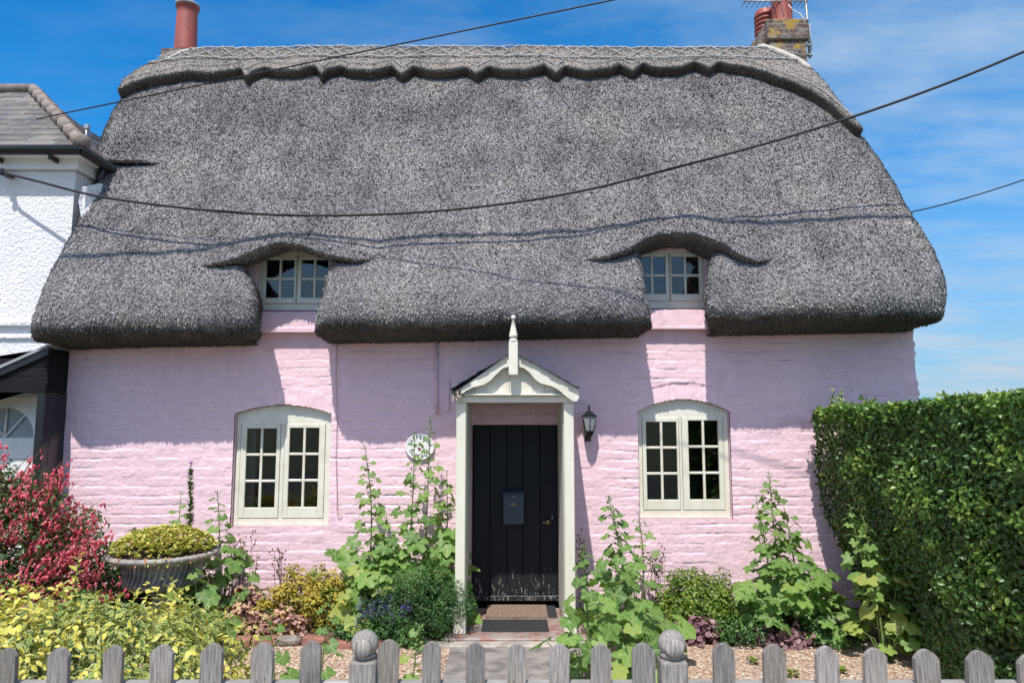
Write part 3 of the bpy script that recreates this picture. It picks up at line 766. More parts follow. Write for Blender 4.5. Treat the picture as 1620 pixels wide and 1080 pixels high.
# ------------------------------------------------------------------ porch
root = bpy.data.objects.new('porch', None); link(root, cot); root.location = (0, 0, -GZ)
YP = -.9; PB = W(725, 1003, YP)[1]
zb1 = W(800, 636.5, YP)[1]; zb2 = W(800, 625.5, YP)[1]
for sx, (a, b2) in ((-1, (-.508, -.420)), (1, (.474, .565))):
    mb = MB(); mb.box(a, b2, YP, YP+.085, PB+.002, zb1-.001, .006)
    dxx = .012; mb.box(a-dxx, b2+dxx, YP-.012, YP+.097, PB, PB+.20, .01)
    # side boarding back to the wall
    pa, pb = (a+.045, -.415) if sx < 0 else (.470, b2-.045)
    for i in range(6):
        y0 = YP+.087+i*(.88-.087)/6; mb.box(pa, pb, y0, y0+(.88-.087)/6-.003, PB+.05, zb1-.002, .003)
    mb.build('post', M['creamworn'], root)
mb = MB(); mb.box(-.510, .567, YP-.004, YP+.09, zb1, zb2-.004, .004)
mb.box(-.50, .56, YP-.05, YP+.02, zb2-.002, zb2+.016, .005)
mb.box(-.508, -.42, YP+.092, -.02, zb1, zb2+.005, .004); mb.box(.474, .565, YP+.092, -.02, zb1, zb2+.005, .004)
mb.build('beam', M['creamworn'], root)
# tympanum boards
apx, apz = W(812, 562, YP-.02)
mb = MB(); half = .535; k = (apz-zb2)/half*.93
xb = np.linspace(-.45, .51, 10)
for i in range(9):
    xa, xc = xb[i]+.0015, xb[i+1]-.0015
    za, zc = apz-.02-k*abs(xa-apx), apz-.02-k*abs(xc-apx)
    poly = [(xa, zb2+.012), (xc, zb2+.012), (xc, max(zc, zb2+.02)), (xa, max(za, zb2+.02))]
    if xa < apx < xc: poly = [(xa, zb2+.012), (xc, zb2+.012), (xc, zc), (apx, apz-.02), (xa, za)]
    mb.prism(poly, YP-.01-.001*(i % 2), YP+.01)
mb.build('gable_boards', M['cream'], root)
YB = YP-.085
def WB(l): return [W(px, py, YB) for px, py in l]
rb = WB([(819, 560), (913.6, 614.5), (916, 621), (916, 629), (912.6, 634.5), (906, 634), (896, 627), (884, 616.5), (873, 610.5), (855, 606), (845.5, 599), (838, 589), (829, 582), (819, 579.5)])
lb = WB([(805.5, 560), (805.5, 579.5), (795, 582.5), (785, 592), (775.5, 602), (766, 608), (748, 612.5), (737, 618), (733, 622), (729, 620), (731, 613)])
mb = MB(); mb.prism(rb, YB, YB+.026); mb.build('barge_board', M['cream'], root)
mb = MB(); mb.prism(lb, YB, YB+.026); mb.build('barge_board', M['cream'], root)
rot = WB([(731, 613), (729, 620), (735, 621), (733, 626), (726, 629), (722, 634), (716, 635), (713, 632), (717, 628), (713, 625), (715, 620)])
o = None
mb = MB(); mb.prism(rot, YB+.003, YB+.026); 
m, nt, b, _ = mat_new('rotten_wood'); v = coord(nt)
L(nt, ramp(nt, noise(nt, v, 38, 4, .7), [(.40, (.02, .017, .015)), (.5, (.10, .07, .05)), (.56, (.55, .52, .42))]), b.inputs['Base Color']); b.inputs['Roughness'].default_value = .9
o = mb.build('barge_board', m, root); o['label'] = 'rotten dark left end of the porch barge board'
# porch roof slates
mb = MB(); tl = W(711, 617, YB); tr = W(916.5, 615, YB); tp = W(812, 556.5, YB)
rs2 = random.Random(4)
for side, e in ((-1, tl), (1, tr)):
    ncs = 7
    for i in range(ncs):
        t0, t1 = i/ncs, (i+1.25)/ncs; t1 = min(t1, 1)
        ex, ez = e
        xA, zA = ex+(tp[0]-ex)*t0, ez+(tp[1]-ez)*t0; xB, zB = ex+(tp[0]-ex)*t1, ez+(tp[1]-ez)*t1
        for j in range(4):
            ya, yb2 = YB-.03+j*.255, YB-.03+(j+1)*.255-.004
            l = rs2.uniform(-.004, .006); h0 = .010+l*.4
            if j == 0: ya -= rs2.uniform(-.01, .012)
            lo = (xA+side*l, zA+.002+h0); hi = (xB, zB+.001)
            vv = [(lo[0], ya, lo[1]), (hi[0], ya, hi[1]), (hi[0], yb2, hi[1]), (lo[0], yb2, lo[1]), (lo[0], ya, lo[1]-.010), (hi[0], ya, hi[1]-.008), (hi[0], yb2, hi[1]-.008), (lo[0], yb2, lo[1]-.010)]
            mb.add(vv, [(0, 1, 2, 3), (7, 6, 5, 4), (0, 4, 5, 1), (1, 5, 6, 2), (2, 6, 7, 3), (3, 7, 4, 0)])
# sarking below
for side, e in ((-1, tl), (1, tr)):
    ex, ez = e; vv = []
    for y in (YB+.03, -.015):
        vv += [(ex-side*.02, y, ez-.012), (tp[0], y, tp[1]-.012), (tp[0], y, tp[1]-.03), (ex-side*.03, y, ez-.03)]
    mb.add(vv, [(0, 1, 2, 3), (7, 6, 5, 4), (0, 4, 5, 1), (1, 5, 6, 2), (2, 6, 7, 3), (3, 7, 4, 0)])
mb.build('porch_roof', M['slate'], root)
# finial
YF = YB-.045
fx0, _z = W(804.9, 560, YF); fx1, _z = W(819.2, 560, YF)
fxc = (fx0+fx1)/2; fw = (fx1-fx0)/2
z593 = W(812, 593, YF)[1]; z541 = W(812, 541, YF)[1]; z537 = W(812, 537, YF)[1]; z533 = W(812, 533, YF)[1]; z505 = W(812, 505, YF)[1]; z499 = W(812, 498.5, YF)[1]
mb = MB(); mb.box(fxc-fw, fxc+fw, YF-fw*.6, YB+.0, z593, z541, .004)
mb.lathe([(fw*.75, z541-.002), (fw*.98, z541+.006), (fw*.98, z537), (fw*.72, z537+.004), (fw*.75, z533-.004), (fw*1.0, z533+.003), (fw*.92, z533+.02), (fw*.62, (z533+z505)/2), (fw*.26, z505), (fw*.5, z505+.006), (fw*.55, (z505+z499)/2+.003), (fw*.35, z499-.002), (.001, z499+.002)], 20, Matrix.Translation((fxc, YF+.01, 0)))
mb.build('finial', M['cream'], root)
# porch floor + step (under the porch)
mb = MB(); mb.box(-.60, .66, -1.02, -.0, GZ-.05, PB, .01); mb.build('porch_floor', M['redfloor'], root)
mb = MB(); mb.box(-.68, .74, -1.15, -1.022, GZ-.05, PB-.018, .012); mb.build('step', M['step'], root)

# door mats
def gpoly(pts, z): return [G(px, py, z) for px, py in pts]
zt = PB+.003
mb = MB(); q = gpoly([(779, 958), (881, 958), (883, 977), (765, 977)], zt)
x0, x1 = q[3][0]+.02, q[2][0]-.005; y0, y1 = q[3][1], q[0][1]
dm = empty('coir_door_mat', ((x0+x1)/2, (y0+y1)/2, zt), 'brown coir door mat right below the black door', 'door mat', 'door mats in the porch')
mb = MB(); mb.box(x0, x1-.09, y0, y1, zt, zt+.016, .004); rel(mb, 'pile', M['coir'], dm, dm.location)
mb = MB(); mb.box(x1-.088, x1, y0, y1, zt, zt+.008, .003); rel(mb, 'rubber_edge', M['rubbermat'], dm, dm.location)
q = gpoly([(767, 979.5), (869, 979.5), (869, 999), (761, 999)], zt)
x0, x1 = q[3][0], q[2][0]; y0, y1 = q[3][1], q[0][1]-.008
mb = MB(); mb.box(x0, x1, y0, y1, zt, zt+.006, .002)
for i in range(30):
    x = x0+.012+(x1-x0-.024)*i/29; mb.box(x-.004, x+.004, y0+.01, y1-.01, zt+.006, zt+.010)
o = mb.build('rubber_door_mat', M['rubbermat'], None, ((x0+x1)/2, (y0+y1)/2, zt)); tag(o, 'flat ribbed black rubber mat at the front edge of the red step', 'door mat', 'door mats in the porch')

# ------------------------------------------------------------------ lantern
lx, lz = W(932, 672, -.13)
lan = empty('wall_lantern', (lx, 0, lz), 'black coach lantern with frosted glass fixed to the pink wall right of the porch', 'wall lamp')
Y0 = -.145
def sq(mb, a, z0, b_, z1, n=6):
    v = []
    for (r_, z) in ((a, z0), (b_, z1)):
        for k in range(n): t = 2*pi*(k+.5)/n; v.append((r_*math.cos(t), Y0+r_*math.sin(t), z))
    mb.add(v, [(k, (k+1) % n, n+(k+1) % n, n+k) for k in range(n)] + [tuple(range(n))[::-1], tuple(range(n, 2*n))])
mb = MB(); sq(mb, .084, .088, .086, .094); sq(mb, .082, .0945, .028, .14); sq(mb, .02, .141, .012, .155)
mb.lathe([(.004, .155), (.006, .162), (.013, .170), (.013, .178), (.005, .186), (.005, .192), (.009, .198), (.001, .208)], 12, Matrix.Translation((0, Y0, 0)))
mb.build('cap', M['black'], lan)
mb = MB(); n = 6
for k in range(n):
    t = 2*pi*(k+.5)/n; mb.tube([(.078*math.cos(t), Y0+.078*math.sin(t), .088), (.048*math.cos(t), Y0+.048*math.sin(t), -.06)], .005, 5)
sq(mb, .052, -.075, .054, -.06); sq(mb, .030, -.11, .046, -.0755)
mb.lathe([(.001, -.16), (.012, -.15), (.012, -.13), (.022, -.12), (.02, -.11)], 12, Matrix.Translation((0, Y0, 0)))
mb.build('frame', M['black'], lan)
mb = MB(); sq(mb, .046, -.058, .074, .086); mb.build('glass', M['frosted'], lan)
mb = MB(); mb.tube([(0, -.01, -.10), (0, -.05, -.155), (0, -.10, -.165), (0, Y0, -.14)], .009, 8); mb.box(-.03, .03, -.012, -.0, -.17, .02, .005); mb.build('bracket', M['black'], lan)

# ------------------------------------------------------------------ name plaque
pxc, pzc = W(664, 706.5, -.03); RX, RZ = .152, .137
pl = empty('name_plaque', (pxc, -.018, pzc), 'oval white house name plaque reading RASPBERRY COTTAGE on the pink wall', 'house sign')
pl.rotation_euler = (0, R(4), 0)
M['plaque'] = simple('glazed_plaque', (.78, .79, .76), .25, .04, 9, 0)
mb = MB(); n = 40
prof = [(.001, -.008), (.80, -.008), (.88, -.008), (.92, -.0125), (.97, -.011), (1.0, -.004), (1.0, .012), (.001, .012)]
v = []
for (r_, y) in prof:
    for k in range(n): t = 2*pi*k/n; v.append((RX*r_*math.cos(t), y, RZ*r_*math.sin(t)))
mb.add(v, [(i*n+k, (i+1)*n+k, (i+1)*n+(k+1) % n, i*n+(k+1) % n) for i in range(len(prof)-1) for k in range(n)][::1], smooth=True)
mb.build('disc', M['plaque'], pl)
M['ink'] = simple('dark_green_lettering', (.03, .05, .05), .4, .1, 9, 0)
def text_mesh(s, size):
    cu = bpy.data.curves.new('t', 'FONT'); cu.body = s; cu.size = size; cu.extrude = .0008; cu.offset = .0005; cu.align_x = 'CENTER'
    ob = bpy.data.objects.new('t', cu); COL.objects.link(ob)
    bpy.context.view_layer.update(); dg = bpy.context.evaluated_depsgraph_get()
    me = bpy.data.meshes.new_from_object(ob.evaluated_get(dg)); bpy.data.objects.remove(ob); bpy.data.curves.remove(cu); return me
tv_, tf_ = [], []
def put(ch, ang, rr, size, flip):
    me = text_mesh(ch, size)
    M_ = Matrix.Translation((RX*rr*math.sin(ang), -.0095, RZ*rr*math.cos(ang))) @ Matrix.Rotation(ang+(pi if flip else 0), 4, 'Y') @ Matrix.Rotation(pi/2, 4, 'X') @ Matrix.Translation((0, -size*.34, 0))
    o_ = len(tv_)
    for q in me.vertices: tv_.append(tuple(M_ @ q.co))
    for q in me.polygons: tf_.append([i+o_ for i in q.vertices])
    bpy.data.meshes.remove(me)
for i, ch in enumerate('RASPBERRY'): put(ch, R(-76+i*152/8), .70, .047, False)
for i, ch in enumerate('COTTAGE'): put(ch, R(180+56-i*112/6), .70, .047, True)
np_mesh('lettering', np.array(tv_), tf_, M['ink'], pl)
mb = MB()
for (x, z, r_) in ((-.012, -.012, .010), (.006, -.02, .010), (-.004, -.032, .009)): mb.lathe([(.001, -.004), (r_*.8, -.003), (r_, 0), (r_*.8, .003), (.001, .004)], 10, Matrix.Translation((x, -.010, z)) @ Matrix.Rotation(pi/2, 4, 'X'))
mb.build('painted_berries', simple('berry_paint', (.25, .02, .05), .4, .1, 9, 0), pl)
lv = scatter(T_RND, np.array([(-.03, -.010, .005), (.0, -.010, .01), (.012, -.010, 0.0)]), np.array([(-1, 0, .6), (.1, 0, 1), (1, 0, .5)]), np.array([0, -1., 0]), np.array([.036, .04, .036]), np.array([.3, .6, .5]))
leaves('painted_leaves', [lv], M['boxleaf'], pl)

# ------------------------------------------------------------------ thatch
prof_pts = [(.05, 2.65), (-.20, 2.665), (-.40, 2.685), (-.54, 2.71), (-.625, 2.765), (-.663, 2.85), (-.665, 2.96), (-.635, 3.10), (-.56, 3.25), (-.40, 3.50), (-.1, 3.90), (.4, 4.57), (1.0, 5.38), (1.6, 6.18), (2.05, 6.72), (2.25, 6.93), (2.40, 7.0), (2.55, 6.97), (2.75, 6.80), (3.4, 6.0), (5.0, 3.7), (5.45, 3.1), (5.4, 2.8), (5.0, 2.7)]
def catmull(p, k=24):
    p = np.array(p); q = np.vstack([2*p[0]-p[1], p, 2*p[-1]-p[-2]]); out = []
    for i in range(1, len(q)-2):
        for t in np.linspace(0, 1, k, endpoint=False):
            a, b_, c_, d = q[i-1], q[i], q[i+1], q[i+2]
            out.append(.5*((2*b_)+(-a+c_)*t+(2*a-5*b_+4*c_-d)*t*t+(-a+3*b_-3*c_+d)*t**3))
    out.append(p[-1]); return np.array(out)
PC = catmull(prof_pts); seg = np.r_[0, np.cumsum(np.linalg.norm(np.diff(PC, axis=0), axis=1))]
def s_at(pt): return seg[np.argmin(((PC-np.array(pt))**2).sum(1))]
S_RIDGE = s_at((2.40, 7.0)); S_END = seg[-1]; S_EAVE = s_at((-.625, 2.765))
def prof(s):
    y = np.interp(s, seg, PC[:, 0]); z = np.interp(s, seg, PC[:, 1])
    y2 = np.interp(s+.02, seg, PC[:, 0]); z2 = np.interp(s+.02, seg, PC[:, 1]); y1 = np.interp(s-.02, seg, PC[:, 0]); z1 = np.interp(s-.02, seg, PC[:, 1])
    ty, tz = y2-y1, z2-z1; l = np.hypot(ty, tz)+1e-9
    return y, z, -tz/l, ty/l      # normal outward: (-tz, ty)
def dzx(x, s):  # eave a little lower on the left
    f = np.clip(1-(s-S_EAVE)/3.5, 0, 1); return (.021*np.asarray(x) - .012)*f
SS = np.linspace(S_EAVE-.2, S_RIDGE+.05, 900)
def hit(px, py, lift=0.0):
    y, z, ny, nz_ = prof(SS); x = (px-810)/FPX*((y-CAM[1])*CT+(z-CAM[2])*ST)
    z = z+dzx(x, SS); y = y+ny*lift; z = z+nz_*lift
    _, pyy = proj(np.stack([x, y, z], -1))
    m_ = np.argmin(np.abs(pyy-py)); return x[m_], SS[m_]
def curve_xs(pts, lift=0.0):
    a = np.array([hit(px, py, lift) for px, py in pts]); o_ = np.argsort(a[:, 0]); return a[o_]
def curve_sx(pts):  # x as function of s
    a = np.array([hit(px, py) for px, py in pts]); o_ = np.argsort(a[:, 1]); return a[o_, 1], a[o_, 0]
crL = [(320, 421), (350, 417), (383, 408), (417, 395), (450, 387), (483, 390.5), (510, 401.5), (542, 409), (567, 413.5), (592, 411)]
crR = [(927, 411), (955, 408), (983, 399), (1007, 386), (1030, 377), (1060, 371.5), (1090, 372.5), (1115, 379), (1137, 388.5), (1157, 401), (1182, 409.5), (1210, 413), (1222, 407)]
def cl_(l):
    return [(px, py+ (13 if 3 < i < len(l)-1-3 else 0)*0) for i, (px, py) in enumerate(l)]
crease = curve_xs([(60, 262), (150, 262), (178, 262), (205, 263), (232, 261), (256, 256), (285, 330), (300, 400)] + crL + [(650, 408), (760, 405), (870, 407)] + crR + [(1300, 400), (1600, 400)])
crS0 = lambda x: np.interp(x, crease[:, 0], crease[:, 1])
def crS(x):
    return crS0(x) - .85*lip_h(np.asarray(x, float))*(np.asarray(x) > -4.2)
def smooth_crS(x):
    return (crS(x-.03)+2*crS(x)+crS(x+.03))/4
tipsL = (hit(320, 421)[0], hit(592, 411)[0]); tipsR = (hit(927, 411)[0], hit(1222, 407)[0]); notch = (-5.6, hit(256, 256)[0])
def lip_h(x):
    h = np.zeros_like(x)
    for (a0, a1), H in ((tipsL, .145), (tipsR, .15)):
        t = np.clip((x-a0)/(a1-a0), 0, 1); h = np.maximum(h, H*np.sin(pi*t)**.75)
    t = np.clip((notch[1]-x)/.25, 0, 1); h = np.maximum(h, .075*np.sin(t*pi/2)); return h
ol_L = [(383, 546), (393, 538), (399, 520), (399.5, 495), (401, 470), (399, 457), (394, 442), (386, 430), (380, 415), (376, 405)]
ol_R = [(503, 539), (497, 529), (495, 512), (500, 487), (507, 467), (512, 440), (516, 428), (519, 415), (522, 405)]
or_L = [(1022, 537), (1030, 528), (1034, 515), (1032, 497), (1027, 477), (1023, 460), (1021, 427), (1018, 412), (1014, 400), (1010, 390)]
or_R = [(1137, 528), (1131, 522), (1127, 507), (1123.5, 485), (1123, 460), (1124, 435), (1125, 423), (1129, 405), (1133, 395)]
vL_lo = [(64, 547), (47, 535), (42, 520), (46, 500), (57, 470), (75, 432), (95, 393), (118, 350), (140, 300), (152, 262)]
vL_hi = [(133, 270), (139, 250), (148, 222), (156, 200), (168, 172), (182, 150), (200, 130), (225, 105), (258, 88), (282, 78)]
vR = [(1476, 524), (1500, 507), (1510, 485), (1513, 458), (1508, 430), (1497, 405), (1480, 375), (1455, 335), (1430, 290), (1405, 252), (1380, 220), (1345, 183), (1310, 138), (1287, 108), (1266, 85)]
fl = {}
for k, pts in dict(olL=ol_L, olR=ol_R, orL=or_L, orR=or_R, vLl=vL_lo, vLh=vL_hi, vR=vR).items():
    s_, x_ = curve_sx(pts); fl[k] = (lambda s, s_=s_, x_=x_: np.interp(s, s_, x_))
def surf(x, s, lift, inset=0.0):
    y, z, ny, nz_ = prof(s); z = z+dzx(x, s)
    big = .028*fbm(x*1.1, s*1.1, 0, 3, 41) + .012*fbm(x*5, s*3, 0, 2, 42) + .007*fbm(x*16, s*9, 0, 2, 43)
    big = big*np.clip((s-.25)/.4, .2, 1)
    xx_ = np.asarray(x)+0*s; e_ = np.maximum(np.clip((-4.35-xx_)/.75, 0, 1.3), np.clip((xx_-3.55)/.70, 0, 1.3)); z = z - .24*e_**1.6*np.clip(1-np.abs(s-S_RIDGE)/1.1, 0, 1)
    y = y+ny*(lift+big); z = z+nz_*(lift+big)
    y = y+inset
    return np.stack([x+0*y, y, z], -1)
def end_cols(Rr, depth, flare):
    c = [(flare*depth, Rr+depth), (flare*depth*.5, Rr+depth*.5), (flare*depth*.15, Rr+depth*.15)]
    for ph in np.linspace(0, pi/2, 8)[:-1]: c.append((Rr-Rr*math.cos(ph), Rr-Rr*math.sin(ph)))
    return c
TH_V, TH_F, TH_D = [], [], []; toff = 0
def add_grid(Vg, shade_mottle):
    global toff
    nr, nc = Vg.shape[:2]
    a = (np.arange(nr-1)[:, None]*nc + np.arange(nc-1)[None]).reshape(-1)
    TH_V.append(Vg.reshape(-1, 3)); TH_F.append(np.stack([a, a+1, a+nc+1, a+nc], 1)+toff); TH_D.append(shade_mottle.reshape(-1)); toff += nr*nc
def lower_patch(xl, xr, RL, RRr, dL, dR, fL, fR, shadex=None):
    rows = 90
    cl = end_cols(RL, dL, fL); cr = end_cols(RRr, dR, fR)[::-1]
    w = (xr(2.0)-xl(2.0)); nmid = max(20, int((w-RL-RRr)/.035))
    Vg = []; Dg = []
    xm = (xl(1.0)+xr(1.0))/2
    for j in range(rows):
        t = j/(rows-1)
        # first pass positions of x, then s from crease
        x_ = np.linspace(xl(1.5)+RL, xr(1.5)-RRr, nmid)
        allx = np.r_[[xl(1.5)+c[0] for c in cl], x_, [xr(1.5)-c[0] for c in cr]]
        for it in range(4):
            s = (smooth_crS(allx)+.0)*t
            xlv = xl(s); xrv = xr(s)
            base = np.r_[np.array([c[0] for c in cl]), np.zeros(nmid), -np.array([c[0] for c in cr])]
            uu = np.r_[np.zeros(len(cl)), np.linspace(0, 1, nmid), np.ones(len(cr))]
            allx = np.r_[xlv[:len(cl)], np.zeros(nmid), xrv[-len(cr):]]+base
            mid = slice(len(cl), len(cl)+nmid)
            allx[mid] = (xlv[mid]+RL)*(1-uu[mid]) + (xrv[mid]-RRr)*uu[mid]
        ins = np.r_[[c[1] for c in cl], np.zeros(nmid), [c[1] for c in cr]]
        p = surf(allx, s, 0.0, 0.0)
        # inset goes inward (+y) and never past the wall on the underside
        lim = np.maximum(.04, 0); 
        yy = p[:, 1]+ins
        cap = np.where(ins > .3, 9, 9); 
        p[:, 1] = yy
        Vg.append(p); Dg.append(np.clip(1.1-(s-(S_EAVE-.06))/.13 + .9*fbm(allx*3.5, s*6, 0, 3, 77), 0, 1)*.95)  # eave underside and its edge painted dark as shade
    add_grid(np.array(Vg), np.array(Dg))
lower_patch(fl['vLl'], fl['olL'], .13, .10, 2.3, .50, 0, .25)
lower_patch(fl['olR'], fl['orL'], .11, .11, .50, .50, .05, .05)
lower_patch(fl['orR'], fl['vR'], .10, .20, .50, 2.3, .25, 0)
# upper patch
nc = 300; rows = 130
uu = np.linspace(0, 1, nc); RU = .20
cl = end_cols(RU, 2.2, 0); cr = cl[::-1]; ncl = len(cl)
Vg = []; Dg = []
def up_x(s):
    xlv, xrv = fl['vLh'](s), fl['vR'](s)
    ax = np.empty(nc+2*ncl)
    ax[:ncl] = xlv[:ncl]+np.array([c[0] for c in cl]); ax[-ncl:] = xrv[-ncl:]-np.array([c[0] for c in cr])
    ax[ncl:-ncl] = (xlv[ncl:-ncl]+RU)*(1-uu)+(xrv[ncl:-ncl]-RU)*uu; return ax
ins = np.r_[[c[1] for c in cl], np.zeros(nc), [c[1] for c in cr]]
S_TOP = S_END
for j in range(-6, rows+40):
    if j < 0: t = 0
    elif j < rows: t = (j/(rows-1))
    else: t = 1
    allx = up_x(np.full(nc+2*ncl, 2.0))
    for it in range(5):
        sc_ = smooth_crS(allx); s = sc_+(S_RIDGE-sc_)*t
        if j < 0: s = sc_ - .05*(-j/6.0)*np.clip(1-lip_h(allx)/.03, 0, 1)
        if j >= rows: s = np.full_like(sc_, S_RIDGE+(S_END-S_RIDGE)*(j-rows+1)/40)
        allx = up_x(s)
    h = lip_h(allx)
    fall = np.exp(-(np.maximum(s-sc_, 0)/.55)**1.3)
    p = surf(allx, s, h*fall, 0)
    if j >= rows or j >= 0:
        insj = ins.copy()
        if j >= rows: insj = -ins*np.clip((j-rows)/3, 0, 1) + ins*(1-np.clip((j-rows)/3, 0, 1))
        # keep the flank from crossing the middle of the house
        p[:, 1] = np.where(ins > 0, np.where(j < rows, np.minimum(p[:, 1]+insj, np.maximum(2.4, p[:, 1])), p[:, 1]), p[:, 1])
    lip_shade = np.zeros_like(s)
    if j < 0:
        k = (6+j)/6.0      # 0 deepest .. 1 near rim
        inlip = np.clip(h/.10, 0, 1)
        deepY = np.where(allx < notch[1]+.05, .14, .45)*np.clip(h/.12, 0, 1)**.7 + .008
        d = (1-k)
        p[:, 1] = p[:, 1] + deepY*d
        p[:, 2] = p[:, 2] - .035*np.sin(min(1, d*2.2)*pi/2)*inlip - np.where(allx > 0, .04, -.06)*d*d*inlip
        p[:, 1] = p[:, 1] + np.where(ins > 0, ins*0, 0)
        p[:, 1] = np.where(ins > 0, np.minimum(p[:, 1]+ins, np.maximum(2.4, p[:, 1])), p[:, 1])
        lip_shade = .55*inlip*np.ones_like(s)*min(1, d*2)  # shade under the lip painted into the colour
        lip_shade = lip_shade + 0
    Vg.append(p); Dg.append(np.clip(lip_shade + .15*(fbm(allx*2, s*2, 0, 3, 78) > .3), 0, 1))
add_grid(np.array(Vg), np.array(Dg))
TV = np.concatenate(TH_V); TF = np.concatenate(TH_F); TD = np.concatenate(TH_D)

def straws(V, F, D, count, ln=.055, wd=.0065, seed=5, lo=.12, front=True, tilt=.32):
    r = np.random.RandomState(seed)
    a, b_, c_, d = [V[F[:, i]] for i in range(4)]
    nn = np.cross(c_-a, d-b_); ar = np.linalg.norm(nn, axis=1)*.5; nn = nrm(nn)
    cen = (a+b_+c_+d)/4
    w = ar.copy()
    if front: w = np.where((cen[:, 1] < 2.75) & (cen[:, 1] > -1.5), w, 0)
    sgn = np.sign(np.where(np.abs(nn[:, 1]) > .15, -nn[:, 1], nn[:, 2])); 
    w = np.where(D[F[:, 0]] >= .99, 0, w); w = w/w.sum(); idx = r.choice(len(F), count, p=w)
    u = r.rand(count, 1); v = r.rand(count, 1)
    pos = (a[idx]*(1-u)+b_[idx]*u)*(1-v)+(d[idx]*(1-u)+c_[idx]*u)*v
    n_ = nn[idx]
    down = nrm((a[idx]+b_[idx])-(c_[idx]+d[idx]))
    rr = r.normal(size=(count, 3))
    dirv = nrm(down + n_*(tilt+.18*r.rand(count, 1)) + rr*.30)
    side = nrm(np.cross(dirv, n_ + rr[:, ::-1]*.5))
    L_ = (ln*(.5+r.rand(count)))[:, None]; Wd = (wd*(.5+r.rand(count)))[:, None]
    base = pos - dirv*L_*.45 - n_*.004
    tip = pos + dirv*L_*.55 + n_*.003
    verts = np.stack([base-side*Wd, base+side*Wd, tip+side*Wd*.8, tip-side*Wd*.8], 1).reshape(-1, 3)
    f = np.arange(count*4).reshape(-1, 4)
    rn = np.clip(r.beta(1.4, 1.6, count), 0, 1)
    dd = D[F[idx, 0]]
    return verts, f, np.repeat(rn, 4), np.repeat(dd, 4)
flip = TF[:, ::-1]
sv, sf, sr, sd = straws(TV, flip[:, [2, 3, 0, 1]] if False else flip, TD, 10)
# orientation test: outward normal should look towards -y on the slope
_a, _b, _c, _d = [TV[TF[:, i]] for i in range(4)]
_n = np.cross(_c-_a, _d-_b)
FF = TF if np.median(_n[:, 1]) < 0 else TF[:, ::-1]
def roof_object(name, V, F, D, nstraw, mat, parent, **kw):
    # rows run up the slope: a,b lower row ; c,d upper row (original winding)
    sv, sf, sr, sd = straws(V, F, D, nstraw, **kw)
    allV = np.concatenate([V, sv]); n0 = len(V)
    sm = np.r_[np.ones(len(F), bool), np.zeros(len(sf), bool)]
    rn = np.r_[np.full(n0, .4), sr]; st = np.r_[np.zeros(n0), np.ones(len(sr))]; shade_ = np.r_[D, sd]
    o_ = np_mesh(name, allV, [F, sf+n0], mat, parent, sm, {'rnd': rn, 'straw': st, 'shade_mottle': shade_})
    return o_
roof = roof_object('thatch_roof', TV, TF, TD, 330000, M['thatch'], cot, ln=.030, wd=.0052, tilt=.16)
roof.location = (0, 0, -GZ)

# ridge cap
ridge_edge = [(199, 137), (215, 130), (235, 124), (272, 115), (305, 110), (330, 113), (355, 110), (384, 105), (393, 118), (401, 110), (422, 104), (440, 109), (478, 109), (502, 104), (512, 118), (522, 109), (542, 104), (555, 109), (590, 111), (623, 104), (637, 116), (655, 104.5), (680, 111), (705, 111), (738, 105), (754, 115), (773, 105), (800, 110), (830, 109), (861, 102.5), (880, 113), (893, 101), (929, 109), (962, 106), (980, 99), (1000, 109), (1015, 98), (1040, 104), (1075, 103), (1098, 95.5), (1120, 105), (1133, 97), (1160, 101), (1195, 107), (1225, 117), (1250, 128), (1280, 142), (1305, 156), (1325, 174), (1338, 187), (1350, 200)]
RLIFT = .15
re_ = curve_xs(ridge_edge, RLIFT)
def rsx(x): return np.interp(x, re_[:, 0], re_[:, 1])
nc = 620; Vg = []; Dg = []; ncl2 = 8; CAPR = .14
cl = [(c[0], c[1]) for c in end_cols(CAPR, 1.2, 0)]; cr = cl[::-1]; ncl = len(cl)
uu = np.linspace(0, 1, nc); ins = np.r_[[c[1] for c in cl], np.zeros(nc), [c[1] for c in cr]]
def cap_x(s):
    xlv, xrv = fl['vLh'](s)+.05, fl['vR'](s)-.09
    ax = np.empty(nc+2*ncl)
    ax[:ncl] = xlv[:ncl]+np.array([c[0] for c in cl]); ax[-ncl:] = xrv[-ncl:]-np.array([c[0] for c in cr])
    ax[ncl:-ncl] = (xlv[ncl:-ncl]+CAPR)*(1-uu)+(xrv[ncl:-ncl]-CAPR)*uu; return ax
rows = 34; back = 16
for j in range(-4, rows+back):
    allx = cap_x(np.full(nc+2*ncl, S_RIDGE-.6))
    for it in range(5):
        s0 = rsx(allx); t = np.clip(j/(rows-1), 0, 1); s = s0+(S_RIDGE-s0)*t
        if j >= rows: s = np.full_like(s0, S_RIDGE+.75*(j-rows+1)/back)
        allx = cap_x(s)
    lift = RLIFT*(1-.0*t) + .02*math.sin(t*pi)
    if j == 0: lift -= .012
    if j < 0: lift = RLIFT*(.88 - (-j)/4*1.15)
    if j < 0: s = s + .003*(-j)
    p = surf(allx, s, lift, 0)
    p[:, 1] = np.where((ins > 0) & (j < rows), np.minimum(p[:, 1]+ins, np.maximum(2.4, p[:, 1])), p[:, 1])
    Vg.append(p); Dg.append(np.full(nc+2*ncl, 1.0 if j < 0 else (.3 if j == 0 else 0.0)))  # cut edge of the cap painted dark as shade
Vg = np.array(Vg); Dg = np.array(Dg); nr, ncc = Vg.shape[:2]
a = (np.arange(nr-1)[:, None]*ncc + np.arange(ncc-1)[None]).reshape(-1)
